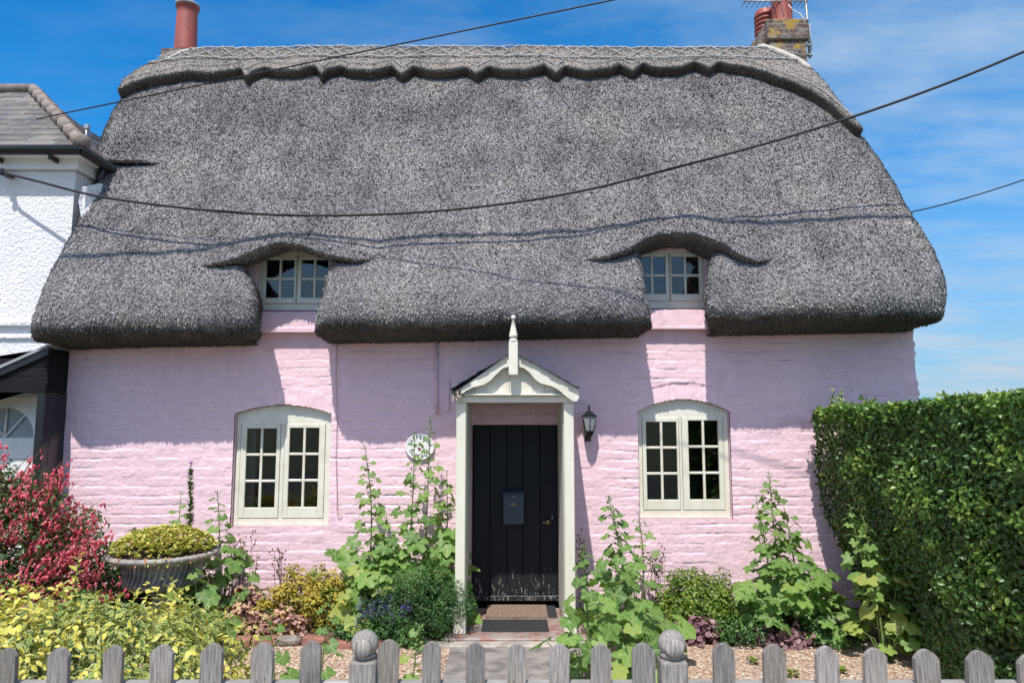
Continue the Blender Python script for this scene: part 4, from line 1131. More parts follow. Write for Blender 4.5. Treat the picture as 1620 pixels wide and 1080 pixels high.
cap = roof_object('ridge_cap', Vg.reshape(-1, 3), np.stack([a, a+1, a+ncc+1, a+ncc], 1), Dg.reshape(-1), 26000, M['sedge'], roof, ln=.035, wd=.0045, seed=9, tilt=.06)
# hazel rods pinned over the ridge
def sp(x, s, lift): return surf(np.array([x]), np.array([s]), lift)[0]
rr_ = np.random.RandomState(12)
mb = MB(); x0, x1 = fl['vLh'](S_RIDGE-.3)+.15, fl['vR'](S_RIDGE-.3)-.15
def rod(xa, sa, xb, sb, r_=.011, lift=RLIFT+.040):
    n_ = max(3, int(abs(xb-xa)/.08)+2)
    mb.tube([sp(xa+(xb-xa)*i/(n_-1), sa+(sb-sa)*i/(n_-1), lift+.006*math.sin(i*2.1+xa)) for i in range(n_)], r_, 5)
for (ds, jit) in ((.20, .025), (.56, .025)):
    x = x0
    while x < x1:
        xe = min(x+rr_.uniform(1.0, 1.5), x1); rod(x, S_RIDGE-ds+rr_.uniform(-jit, jit), xe, S_RIDGE-ds+rr_.uniform(-jit, jit)); x = xe-.05 if xe < x1 else x1
x = x0
while x < x1-.2:
    rod(x, S_RIDGE-.56, x+.30, S_RIDGE-.20, .007); rod(x, S_RIDGE-.20, x+.30, S_RIDGE-.56, .007, RLIFT+.05); x += .30
# rods following the scallops
xx = np.linspace(x0-.1, x1+.1, 400)
run = []
for xv in xx:
    ss = rsx(xv)+.13
    if ss < S_RIDGE-.58: run.append(sp(xv, ss, RLIFT+.028))
    else:
        if len(run) > 3: mb.tube(run, .006, 5)
        run = []
if len(run) > 3: mb.tube(run, .006, 5)
# spars sticking up
for i in range(70):
    xv = rr_.uniform(x0, x1); sv_ = S_RIDGE-rr_.choice([.20, .56, .02]); q = sp(xv, sv_, RLIFT); q2 = sp(xv+rr_.uniform(-.01, .01), sv_+.01, RLIFT+.06); mb.tube([q, q2], .006, 4)
mb.build('hazel_rod', M['hazel'], roof)

# ------------------------------------------------------------------ chimneys
def chim(px0, px1, pyb, Y, depth, z_top, name='chimney'):
    x0 = W(px0, pyb, Y)[0]; x1 = W(px1, pyb, Y)[0]
    return x0, x1
Yc = 2.30
root = bpy.data.objects.new('chimney', None); link(root, cot); root.location = (0, 0, -GZ)
x0 = W(1218, 70, Yc)[0]; x1 = W(1276, 70, Yc)[0]; ztop = W(1240, 30, Yc-.03)[1]; zc = W(1240, 62, Yc-.03)[1]
mb = MB(); mb.box(x0, x1, Yc, Yc+.75, 6.2, zc, .01); mb.box(x0-.035, x1+.035, Yc-.035, Yc+.785, zc+.001, ztop, .012)
mb.add([(x0-.035, Yc+.1, zc+.3), (x0-.035, Yc+.75, zc+.3), (x0-.34, Yc+.1, 6.6), (x0-.34, Yc+.75, 6.6), (x0, Yc+.1, 6.6), (x0, Yc+.75, 6.6)], [(0, 2, 4), (1, 5, 3), (0, 1, 3, 2)])
mb.build('stack', M['brick'], root)
mb = MB(); mb.lathe([(.001, 0), (.24, 0), (.20, .05), (.001, .07)], 20, Matrix.Translation(((x0+x1)/2-.03, Yc+.3, ztop-.002)) @ Matrix.Diagonal((1.1, 1.2, 1, 1))); mb.build('flaunching', M['lead'], root)
pcx = W(1237, 20, Yc+.25)[0]
mb = MB(); mb.lathe([(.155, 0), (.15, .04), (.145, .5), (.15, .52), (.17, .55), (.17, .60), (.12, .60), (.12, .3)], 24, Matrix.Translation((pcx, Yc+.25, ztop+.01))); mb.build('chimney_pot', M['terracotta'], root)
pcx2 = W(1210, 20, Yc+.62)[0]
mb = MB(); pf = [(.15, -.32), (.13, 0), (.125, .02)]
for i in range(7): z = .03+i*.07; pf += [(.125, z), (.165, z+.01), (.165, z+.035), (.125, z+.05)]
pf += [(.15, .55), (.001, .58)]
mb.lathe(pf, 22, Matrix.Translation((pcx2, Yc+.62, ztop-.06))); mb.build('chimney_pot', M['terracotta'], root)
# flashing round the foot of the stack
mb = MB(); pts = []
for px, py in ((1196, 72), (1205, 73.5), (1222, 78), (1240, 82), (1255, 88), (1268, 96), (1277, 103)):
    a_, b_ = hit(px, py, RLIFT+.03); q = surf(np.array([a_]), np.array([b_]), RLIFT+.02)[0]; pts.append(tuple(q))
mb.tube(pts, [.03, .05, .055, .05, .05, .045, .03], 8); mb.build('flashing', M['lead'], root)
# left chimney
root = bpy.data.objects.new('chimney', None); link(root, cot); root.location = (0, 0, -GZ)
Yl = 2.50; xa = W(254, 85, Yl)[0]; xb = xa+.62; zt_ = W(265, 76, Yl)[1]
mb = MB(); mb.box(xa, xb, Yl, Yl+.6, 6.0, zt_, .012); mb.build('stack', M['brick'], root)
mb = MB(); pts = []
for px, py in ((258, 92), (270, 88), (283, 81), (296, 77), (308, 75), (318, 78)):
    a_, b_ = hit(px, py, RLIFT+.03); q = surf(np.array([a_]), np.array([b_]), RLIFT+.02)[0]; pts.append(tuple(q))
mb.tube(pts, [.015, .025, .03, .03, .03, .02], 8); mb.build('flashing', M['lead'], root)
pcx = W(295.5, 40, Yl+.25)[0]; zpt = W(296, 9, Yl+.25)[1]; zpb = W(296, 80, Yl+.25)[1]
H = zpt-zpb
mb = MB(); mb.lathe([(.165, -.2), (.16, 0), (.148, H*.75), (.146, H-.07), (.165, H-.06), (.17, H-.01), (.15, H), (.11, H), (.11, H-.3)], 24, Matrix.Translation((pcx, Yl+.25, zpb))); mb.build('chimney_pot', M['terracotta'], root)
mb = MB(); mb.lathe([(.172, H-.035), (.172, H+.008), (.13, H+.02), (.10, H+.005)], 24, Matrix.Translation((pcx, Yl+.25, zpb))); mb.build('pot_rim', M['leadgrey'], root)

# tv aerial
YA = Yc+.12; ax = W(1277, 50, YA)[0]; za0 = W(1277, 92, YA)[1]; za1 = W(1277, -14, YA)[1]
ae = empty('tv_aerial', (ax, YA, za0), 'metal television aerial strapped to the brick chimney on the right', 'aerial')
mb = MB(); mb.tube([(.02, 0, 0), (0, 0, za1-za0)], .018, 8); mb.box(-.06, .06, -.02, .02, .03, .06, .004); mb.box(-.06, .06, -.02, .02, .18, .21, .004); mb.build('mast', M['galv'], ae)
zb = W(1230, 2, YA)[1]-za0
mb = MB(); mb.tube([(-.92, 0, zb), (.03, 0, zb)], .010, 6)
for i in range(13): x = -.90+i*.075; mb.tube([(x, -.16, zb-.01), (x, .16, zb-.01)], .005, 5); mb.tube([(x, 0, zb+.03), (x, 0, zb-.05)], .006, 4)
mb.build('boom', M['galv'], ae)
mb = MB(); mb.tube([(-.28, 0, zb-.03), (-.2, -.01, zb-.15), (-.1, -.01, zb-.2), (-.03, -.02, zb-.32), (.03, -.02, .5), (.04, -.02, .1)], .008, 6); mb.build('lead_wire', M['white'], ae)

# ------------------------------------------------------------------ overhead cables
def cable(name, pts, rad, label):
    mb = MB(); P3 = [P(*q) for q in pts] if len(pts[0]) == 3 and pts[0][0] > 60 or True else pts
    # smooth through the points
    A = np.array(P3); t = np.arange(len(A)); tt = np.linspace(0, len(A)-1, 80)
    def cm(c):
        k = np.clip(tt.astype(int), 0, len(A)-2); f = tt-k
        p0, p1, p2, p3 = c[np.clip(k-1, 0, len(A)-1)], c[k], c[k+1], c[np.clip(k+2, 0, len(A)-1)]
        return .5*((2*p1)+(-p0+p2)*f+(2*p0-5*p1+4*p2-p3)*f*f+(-p0+3*p1-3*p2+p3)*f**3)
    Q = np.stack([cm(A[:, i]) for i in range(3)], 1)
    mb.tube([tuple(q) for q in Q], rad, 6)
    o_ = mb.build(name, M['rubber'], None, tuple(Q[0])); tag(o_, label, 'cable', 'overhead cables'); return o_
cable('overhead_cable', [(8, 274, -.10), (60, 287, -.2), (163, 312, -.36), (333, 333, -.50), (500, 341, -.52), (700, 333, -.5), (900, 306, -.48), (1100, 257, -.46), (1270, 210, -.46), (1450, 150, -.50), (1620, 82, -.55), (1800, 0, -.6)], .0135, 'thick black cable sagging across the whole thatch slope from the white house')
# second: straight line in space between two known points, in front of the upper roof
A0 = np.array([-4.75, -.62, 4.79]); B0 = np.array([5.7, -3.1, 5.60])
mb = MB(); pts = []
for i in range(40):
    t = i/39; q = A0*(1-t)+B0*t; q[2] -= .25*4*t*(1-t)*.0; pts.append(tuple(q))
mb.tube(pts, .007, 6); o = mb.build('overhead_cable', M['rubber'], None, tuple(A0)); tag(o, 'thin dark cable crossing the sky above the ridge from the slate hip roof', 'cable', 'overhead cables')
cable('overhead_cable', [(1300, 362, 3.0), (1448, 334, 3.0), (1540, 310, 3.0), (1640, 278, 3.0), (1800, 225, 3.0)], .010, 'thin cable leaving behind the right verge of the thatch')
Sp = []
for (px, py) in ((95, 414), (430, 385), (780, 371), (1110, 356), (1450, 343)):
    a_, b_ = hit(px, py); y_, z_, _q, _r = prof(np.array(b_)); Sp.append(np.array([a_, float(y_), float(z_)+float(dzx(a_, b_))]) - 2.6*np.array([.2275, 1, -1.75]))
Sp = np.array(Sp); t_ = np.linspace(0, 1, 5); fx = [np.polyfit(t_, Sp[:, i], 2 if i == 2 else 1) for i in range(3)]
mb = MB(); mb.tube([tuple(np.polyval(f, t) for f in fx) for t in np.linspace(-.35, 1.35, 40)], .031, 8)
o = mb.build('overhead_cable', M['rubber'], None, tuple(Sp[0])); tag(o, 'thick bundled cable above the picture whose soft shadow waves across the thatch', 'cable', 'overhead cables')
# bracket on the white wall
bp_ = P(8, 274, -.03)
cb_ = empty('cable_bracket', tuple(bp_), 'black insulator bracket holding the cable on the white wall', 'bracket')
mb = MB(); mb.box(-.05, .02, -.02, .12, -.02, .02, .006); mb.lathe([(.02, -.04), (.03, -.02), (.02, 0), (.03, .02), (.02, .035)], 10, Matrix.Translation((0, -.05, -.0))); mb.tube([(0, -.05, 0), (.06, -.07, -.02)], .014, 6); mb.build('insulator', M['black'], cb_)

# ------------------------------------------------------------------ neighbour
nb = empty('white_house', (-6.5, .1, GZ), 'white roughcast house with a slate hip roof on the left of the pink cottage', 'house')
def nbp(mb, name, mat): mb.v = [(p[0]+6.5, p[1]-.1, p[2]-GZ) for p in mb.v]; return mb.build(name, mat, nb)
NX = -4.78; NY = .1; ZE = W(60, 238, NY-.18)[1]
mb = MB(); zf = ZE-.02
mb.box(-10.5, NX, NY, 7, -.2, zf); nbp(mb, 'wall', M['roughcast'])
# plaster band below the eaves
mb = MB(); zbnd = W(60, 266, NY)[1]
mb.box(-10.5, NX+.018, NY-.02, NY-.001, zbnd, zf, .004); mb.box(NX+.001, NX+.018, NY-.001, 5, zbnd, zf, .004)
mb.box(-10.5, NX+.05, NY-.055, NY-.021, zf-.14, zf-.001, .006); mb.box(NX+.019, NX+.05, NY-.02, 5, zf-.14, zf-.001, .006)
nbp(mb, 'eaves_band', M['white'])
mb = MB(); zg = ZE
gx = NX+.17; gy = NY-.20
def gutter(a0, b0):
    a0, b0 = Vector(a0), Vector(b0); mb.tube([a0, b0], .055, 10); 
mb.tube([(-10.5, gy, zg), (gx, gy, zg), ], .052, 12); mb.tube([(gx, gy, zg), (gx, 3.6, zg)], .052, 12)
for x in (-5.55, -4.95): mb.box(x-.015, x+.015, gy+.0, NY-.05, zg-.10, zg-.05, .004)
mb.tube([(gx-.03, .35, zg-.03), (NX+.07, .42, zg-.2), (NX+.07, .45, zg-.45)], .04, 10)
nbp(mb, 'gutter', M['black'])
mb = MB(); mb.box(-10.5, NX+.12, gy+.05, NY+.3, zg-.045, zg-.02, .004); mb.box(NX+.0, NX+.12, NY+.3, 5, zg-.045, zg-.02, .004); nbp(mb, 'soffit', M['white'])
# hip roof, in slate courses
mb = MB(); rp = random.Random(2); zr = zg+.03; ex = gx+.02; ey = gy-.02
pitch = .80; ncrs = 16; cw = .17
RH = 1.55/pitch
for i in range(ncrs):
    d0 = i*cw; d1 = d0+cw*1.25
    if d0 > RH: break
    d1 = min(d1, RH)
    z0 = zr+d0*pitch; z1 = zr+d1*pitch-.012
    # front slope
    x = -10.5; 
    while x < ex-d0:
        w_ = rp.uniform(.22, .32); xe = min(x+w_, ex-d0)
        l = rp.uniform(-.004, .008); xt = min(xe, ex-d1)
        mb.add([(x, ey+d0, z0+l), (xe, ey+d0, z0+l), (max(xt, x), ey+d1, z1), (x if x < ex-d1 else ex-d1, ey+d1, z1), (x, ey+d0, z0+l-.03), (xe, ey+d0, z0+l-.03)], [(0, 1, 2, 3), (0, 4, 5, 1)], r=rp.random())
        x = xe+.002
    y = ey+d0
    while y < 5:
        w_ = rp.uniform(.22, .32); ye = y+w_; l = rp.uniform(-.004, .008)
        mb.add([(ex-d0, y, z0+l), (ex-d0, ye, z0+l), (ex-d1, max(ye, ey+d1), z1), (ex-d1, max(y, ey+d1), z1), (ex-d0, y, z0+l-.016), (ex-d0, ye, z0+l-.016)], [(0, 1, 2, 3), (0, 4, 5, 1)], r=rp.random())
        y = ye+.002
nbp(mb, 'roof', M['roofslate'])
mb = MB(); nt_ = 9
for i in range(nt_):
    t0 = RH*i/nt_; t1 = RH*(i+1.12)/nt_; t1 = min(t1, RH+.02)
    pts = [(ex-t0, ey+t0, zr+t0*pitch+.035), (ex-t1, ey+t1, zr+t1*pitch+.028)]
    mb.tube(pts, [.088, .070], 6, r=rp.random())
mb.tube([(ex-RH, ey+RH, zr+RH*pitch+.03), (-10.5, ey+RH, zr+RH*pitch+.03)], .075, 8, r=.5)
M['hiptile'] = simple('grey_hip_tile', (.27, .23, .20), .85, .2, 10, .5, 40, c2=(.17, .14, .12))
nbp(mb, 'hip_tile', M['hiptile'])
mb = MB(); mb.box(-10.5, ex-.35, ey+.3, 5, zr+.05, zr+.12); nbp(mb, 'roof_deck', M['slate'])
mb = MB(); q = P(136, 228, gy+.05); q2 = P(137, 202, gy+.05); mb.tube([q, q2], .014, 6); mb.box(q2[0]-.02, q2[0]+.03, q2[1]-.02, q2[1]+.02, q2[2]-.02, q2[2]+.03, .005); nbp(mb, 'hip_iron', M['galv'])
# painted lead flap between house and thatch
mb = MB(); pts = [P(124, 318, NY-.12), P(130, 296, NY-.1), P(158, 290, NY+.2), P(160, 300, NY+.18), P(152, 345, NY-.0), P(128, 343, NY-.12)]
mb.add([tuple(p) for p in pts]+[(p[0]+.02, p[1]+.03, p[2]) for p in pts], [tuple(range(6))[::-1], tuple(range(6, 12))]+[(i, (i+1) % 6, (i+1) % 6+6, i+6) for i in range(6)]); nbp(mb, 'flashing', M['roughcast'])
# lower string band of the white wall, seen left of the thatch
mb = MB(); z = W(10, 512, NY)[1]; mb.box(-10.5, NX-.01, NY-.05, NY-.001, z-.03, z+.03, .01); z = W(10, 533, NY)[1]; mb.box(-10.5, NX-.01, NY-.03, NY-.001, z-.02, z+.02, .008); nbp(mb, 'string_course', M['roughcast'])
# black lean-to porch of the neighbour
YQ = -.34
def Wq(px, py, Y=YQ): return W(px, py, Y)
mb = MB()
zt0 = Wq(0, 584)[1]; zt1 = Wq(84, 547)[1]; xq0 = -7.0; xq1 = -4.64
xa_, xb_ = Wq(0, 584)[0], Wq(84, 547)[0]; slope = (zt1-zt0)/(xb_-xa_)
ztl = zt0+slope*(xq0-xa_); ztr = zt0+slope*(xq1-xa_)
zbt = Wq(50, 609)[1]
mb.prism([(xq0, zbt), (xq1, zbt), (xq1, ztr), (xq0, ztl)], YQ+.02, YQ+.05)
for k in range(1, 5):
    zz = zbt+.09*k; mb.box(xq0, xq1, YQ+.012, YQ+.019, zz-.088, zz-.004, .003) if zz < ztr-.1 else None
mb.box(xq0, xq1, YQ-.01, YQ+.05, zbt-.075, zbt-.001, .006)
mb.box(xq1-.03, xq1-.002, YQ+.052, -.005, zbt-.075, ztr-.005, .003)
nbp(mb, 'fascia', M['blackmatt'])
mb = MB()
mb.prism([(xq0, ztl), (xq1, ztr), (xq1, ztr+.03), (xq0, ztl+.03)], YQ-.03, NY-.02); nbp(mb, 'porch_roof', M['leadgrey'])
mb = MB()
mb.prism([(xq0, ztl-.075), (xq1, ztr-.075), (xq1, ztr-.003), (xq0, ztl-.003)], YQ-.015, YQ+.018)
xp1 = -4.635; xp0 = xp1-.085
mb.box(xp0, xp1, YQ-.012, YQ+.09, -.15, zbt-.078, .008); mb.box(xp0+.03, xp1-.002, YQ+.091, NY-.005, -.15, zbt-.08, .006)
nbp(mb, 'post', M['black'])
# inner roughcast face with the fanlight opening, standing in the lean-to
YI = NY-.12
x1i = xp0+.01; zi1 = zbt+.1
xc0 = W(61, 640, YI)[0]; zc0 = W(30, 628, YI)[1]
mb = MB(); mb.box(xc0, x1i, YI, YI+.12, -.15, zi1); mb.box(-7, xc0, YI, YI+.12, zc0, zi1)
n = 12; nbp(mb, 'inner_wall', M['roughcast'])
mb = MB(); cxw = W(5, 700, YI+.06)[0]; zcw = W(5, 692, YI+.06)[1]; Rr = W(53, 692, YI+.06)[0]-cxw
n = 24; Yg = YI+.06
vv = []; 
outer = [(cxw+Rr*math.cos(pi*k/n), zcw+Rr*math.sin(pi*k/n)) for k in range(n+1)]
top = zc0-.002
for k in range(n):
    (xa1, za1_), (xa2, za2) = outer[k], outer[k+1]
    mb.add([(xa1, Yg, za1_), (xa2, Yg, za2), (xa2, Yg, top), (xa1, Yg, top), (xa1, Yg+.05, za1_), (xa2, Yg+.05, za2)], [(0, 3, 2, 1), (0, 1, 5, 4)])
mb.box(cxw+Rr, xc0, Yg-.0, Yg+.05, .0, top)
for ang in (50, 90, 130):
    a_ = R(ang); mb.tube([(cxw, Yg+.02, zcw), (cxw+Rr*math.cos(a_), Yg+.02, zcw+Rr*math.sin(a_))], .013, 6)
mb.box(cxw-Rr, cxw+Rr, Yg-.0, Yg+.05, zcw-.22, zcw-.0, .006)
mb.box(cxw-Rr, cxw+Rr, Yg+.01, Yg+.05, .0, zcw-.222, .006)
nbp(mb, 'door', M['white'])
mb = MB(); mb.box(cxw-Rr, cxw+Rr, Yg+.035, Yg+.04, zcw, zcw+Rr); nbp(mb, 'pane', M['frosted'])

# ------------------------------------------------------------------ fence and gate
YFc = -4.80
def picket_poly(w, z1, n=9):
    pts = [(-w/2, -.95), (w/2, -.95)]
    for i in range(n+1):
        t = -1+2*i/n; x = -t*w/2; z = z1 - .36*w*(t*t)
        pts.append((x, z))
    return pts
def picket(parent, org, pxl, pxr, pyt, lum, Y=YFc):
    x0, zt_ = W(pxl, pyt, Y); x1, _ = W(pxr, pyt, Y); w = x1-x0
    mb = MB(); tw = random.uniform(-.004, .004)
    pol = [((x0+x1)/2+a+tw*(b_-zt_)*0, b_) for a, b_ in [(p[0], p[1]) for p in picket_poly(w, zt_)]]
    ln_ = random.uniform(-.012, .012)
    pol = [(x+ln_*(z-zt_), z if z > -.5 else -.05) for x, z in pol]
    mb.prism(pol, Y, Y+.021, r=lum)
    for sx_ in (-.18, .2):
        xn = (x0+x1)/2+sx_*w; mb.lathe([(.001, .0015), (.003, .001), (.003, 0)], 6, Matrix.Translation((xn, Y, zt_-.125+random.uniform(-.006, .006))) @ Matrix.Rotation(pi/2, 4, 'X'), r=0)
    mb.v = [(p[0]-org[0], p[1]-org[1], p[2]-org[2]) for p in mb.v]
    return mb.build('picket', M['oak'], parent)
def rails(parent, org, x0, x1, zr_):
    for z in zr_:
        mb = MB(); mb.box(x0, x1, YFc+.0225, YFc+.055, z-.035, z+.028, .006, r=.6)
        # rail faces have cut across grain: turn the material by building short
        mb.v = [(p[0]-org[0], p[1]-org[1], p[2]-org[2]) for p in mb.v]; mb.build('rail', M['oakrail'], parent)
m, nt, b, _ = mat_new('weathered_rail'); v = coord(nt, (.055, 1, 1)); f = noise(nt, v, 95, 5, .7)
L(nt, ramp(nt, f, [(.3, (.12, .115, .11)), (.5, (.26, .25, .24)), (.72, (.42, .41, .39))]), b.inputs['Base Color']); b.inputs['Roughness'].default_value = .85; bump(nt, b, f, .6, .005); M['oakrail'] = m
zrail = W(800, 1077, YFc+.03)[1]-.028
pk_gate = [(598, 631, 1013), (668, 697, 1016), (737, 767, 1018), (803, 832, 1019), (870, 901, 1020), (935, 967, 1020), (1000, 1036, 1018)]
pk_left = [(-75, -42, 1030), (-8, 25, 1026), (76, 108, 1025), (164, 193, 1022), (238, 273, 1021), (318, 352, 1019), (398, 432, 1017), (476, 508, 1015)]
pk_right = [(1129, 1162, 1018), (1208, 1243, 1020), (1291, 1326, 1023), (1368, 1403, 1026), (1447, 1485, 1028), (1531, 1571, 1030), (1612, 1650, 1036), (1690, 1728, 1040)]
def post_obj(parent, org, pxc_, seed):
    xc, _ = W(pxc_, 1020, YFc); hw = .046; zs_ = W(pxc_, 1046, YFc-.03)[1]
    mb = MB(); mb.box(xc-hw, xc+hw, YFc-.035, YFc+.06, GZ-.05, zs_, .008, r=.5)
    zc_ = W(pxc_, 1019, YFc)[1]; rb_ = .0485
    mb.lathe([(.030, zs_-.002), (.040, zs_+.003), (.044, zs_+.012), (.040, zs_+.018), (.036, zs_+.02)] + [(rb_*math.cos(t), zc_+rb_*.96*math.sin(t)) for t in np.linspace(-1.0, pi/2-.02, 12)], 20, Matrix.Translation((xc, YFc+.0125, 0)), r=.7)
    # flat sawn face on the front of the ball
    mb.lathe([(.001, .012), (.030, .0115), (.0315, .008), (.032, 0)], 18, Matrix.Translation((xc, YFc-.029, zc_-.002)) @ Matrix.Rotation(pi/2, 4, 'X'), r=1.0)
    mb.v = [(p[0]-org[0], p[1]-org[1], p[2]-org[2]) for p in mb.v]; mb.build('post', M['oak'], parent)
for nm, lst, lbl, posts in (('picket_fence', pk_left, 'weathered grey picket fence left of the gate, half hidden by the yellow shrub', [576]),
                            ('picket_fence', pk_right, 'weathered grey picket fence right of the gate, in front of the hedge', [1064]),
                            ('picket_gate', pk_gate, 'weathered grey picket gate between two round topped posts', [])):
    xa, _ = W(lst[0][0], 1040, YFc); xb, _ = W(lst[-1][1], 1040, YFc); org = ((xa+xb)/2, YFc, GZ)
    root = empty(nm, org, lbl, 'gate' if 'gate' in nm else 'fence', None if 'gate' in nm else 'picket fences along the front')
    for (a0, a1, t0) in lst: picket(root, org, a0, a1, t0, random.random())
    for pc in posts: post_obj(root, org, pc, 1)
    if 'gate' in nm: xa += .0; xb -= .0
    rails(root, org, xa if 'gate' in nm or lst is pk_left else xa-.10, xb if lst is not pk_left else xb+.10, (zrail, .20))

# ------------------------------------------------------------------ edging bricks, hose
eb = [(-2.62, -1.07, 3, 'e'), (-2.36, -1.03, -4, 'e'), (-2.13, -1.04, 6, 'e'), (-1.93, -1.05, 0, 's'), (-1.70, -1.02, -6, 'e'), (-1.46, -1.10, -14, 'e'), (-1.22, -1.12, 4, 'e')]
lbls = ['red edging brick nearest the stone urn', 'pale red edging brick second along from the urn', 'red edging brick just before the grey stone', 'grey rounded stone in the middle of the brick edging', 'red edging brick just after the grey stone', 'flat slanting red edging brick below the yellow shrub', 'half buried edging brick below the left hollyhocks']
for (x, y, a_, k), lb_ in zip(eb, lbls):
    mb = MB(); h = .075 if k == 'e' else .09
    mb.box(-.11, .11, -.05, .05, -.03, h-.03, .012 if k == 'e' else .03)
    mb.v = [(p[0]+.004*random.uniform(-1, 1), p[1]+.004*random.uniform(-1, 1), p[2]+.003*random.uniform(-1, 1)) for p in mb.v]
    o = mb.build('edging_brick' if k == 'e' else 'edging_stone', M['edgebrick'] if k == 'e' else M['flint']); o.location = (x, y, GZ+.02); o.rotation_euler = (R(random.uniform(-4, 4)), R(random.uniform(-4, 4)), R(a_)); tag(o, lb_, 'brick' if k == 'e' else 'stone', 'bed edging')
hp = [G(px, py, GZ+.014) for px, py in ((300, 1003), (345, 997), (372, 996), (398, 997), (430, 996), (455, 994), (472, 990), (484, 983), (487, 976))]
mb = MB(); mb.tube(hp, .010, 8); o = mb.build('garden_hose', M['rubber']); tag(o, 'thin black hose curling over the gravel before the brick edging', 'hose')

# ------------------------------------------------------------------ urn
UX, UY = P(259, 870, -1.1)[0], -1.1
zr_u = P(259, 872, -1.1)[2]; ru = (W(345, 870, -1.1)[0]-W(173, 870, -1.1)[0])/2*.965
zf = W(259, 977, -1.1)[1]
urn = empty('garden_urn', (UX, UY, GZ), 'wide fluted cast stone urn on a pedestal filled with yellow sedum', 'urn')
H0 = zf-GZ
mb = MB(); mb.box(-.25, .25, -.25, .25, 0, H0*.95, .015); mb.box(-.20, .20, -.20, .20, H0*.95+.001, H0+.035, .01); mb.build('plinth', M['stone'], urn)
zR = zr_u-GZ; zF = H0+.036; hh = zR-zF
mb = MB(); mb.lathe([(.17, zF), (.175, zF+.02), (.15, zF+.04), (.10, zF+.07), (.075, zF+.12), (.08, zF+.16), (.10, zF+.18), (.085, zF+.20), (.12, zF+.215)], 28); mb.build('stem', M['stone'], urn)
def gad(k, n, z):
    return 0*abs(math.sin(k*pi/4)) if zR-.26 < z < zR-.055 else 0
zb0 = zF+.215
prf = [(.12, zb0), (ru*.44, zb0+.012), (ru*.62, zb0+.04), (ru*.68, zb0+.07), (ru*.66, zb0+.10), (ru*.65, zb0+.14), (ru*.70, zR-.07), (ru*.80, zR-.05), (ru*.88, zR-.045), (ru*.95, zR-.04), (ru*1.0, zR-.02), (ru*1.0, zR+.0), (ru*.96, zR+.012), (ru*.86, zR+.004), (ru*.84, zR-.06), (.001, zR-.06)]
mb = MB(); mb.lathe(prf, 96, None, gad)
for k in range(44):
    t = 2*pi*k/44; mb.lathe([(.001, -.010), (.018, -.006), (.024, 0), (.018, .007), (.001, .010)], 6, Matrix.Translation((ru*.93*math.cos(t), ru*.93*math.sin(t), zR+.004)) @ Matrix.Rotation(t, 4, 'Z') @ Matrix.Diagonal((1.2, .8, 1, 1)))
for k in range(44):
    t = 2*pi*(k+.5)/44; pp = [(ru*.50, zb0+.022), (ru*.64, zb0+.045), (ru*.69, zb0+.072), (ru*.68, zb0+.10), (ru*.67, zb0+.14), (ru*.71, zR-.075), (ru*.78, zR-.058)]
    mb.tube([(q_*math.cos(t+.05*i), q_*math.sin(t+.05*i), z_) for i, (q_, z_) in enumerate(pp)], [.006, .011, .014, .014, .013, .013, .008], 6)
mb.build('bowl', M['stone'], urn)
# sedum in the urn
r = np.random.RandomState(31)
sed = empty('sedum', (UX, UY, zr_u-.03), 'low cushion of yellow green sedum with reddish tips filling the stone urn', 'plant')
nn_ = 900; th_ = r.rand(nn_)*2*pi; q = r.rand(nn_)**.5*ru*.93
hgt = .035+.155*(1-(q/(ru*.95))**3)+.02*fbm(q*np.cos(th_)*9, q*np.sin(th_)*9, 0, 2, 61)
hgt = hgt+.03*r.rand(nn_)
cen = np.stack([q*np.cos(th_), q*np.sin(th_), hgt], -1)
parts = []
for k in range(11):
    phi = r.rand(nn_)*2*pi; el = r.uniform(-.1, 1.2, nn_)
    d = np.stack([np.cos(phi)*np.cos(el), np.sin(phi)*np.cos(el), np.sin(el)], -1)
    parts.append(scatter(T_OVS, cen, d, np.array([0, 0, 1.])+.1*r.normal(size=(nn_, 3)), r.uniform(.022, .042, nn_), np.clip(.35+.5*r.rand(nn_)-.25*(q/ru > .8)*r.rand(nn_)+.35*(r.rand(nn_) > .86), 0, 1)))
nn2 = 260; th_ = r.rand(nn2)*2*pi; q = ru*r.uniform(.80, .98, nn2)
parts.append(scatter(T_NAR, np.stack([q*np.cos(th_), q*np.sin(th_), r.uniform(.0, .06, nn2)], -1), np.stack([np.cos(th_), np.sin(th_), -r.uniform(.2, 1.2, nn2)], -1), np.array([0, 0, 1.]), r.uniform(.03, .06, nn2), np.where(r.rand(nn2) > .4, 1.0, .3)))
leaves('foliage', parts, M['sedumleaf'], sed)
mb = MB(); mb.lathe([(.001, -.02), (ru*.82, -.02), (ru*.80, .03), (ru*.5, .10), (.001, .13)], 30); mb.build('soil', M['soil'], sed)

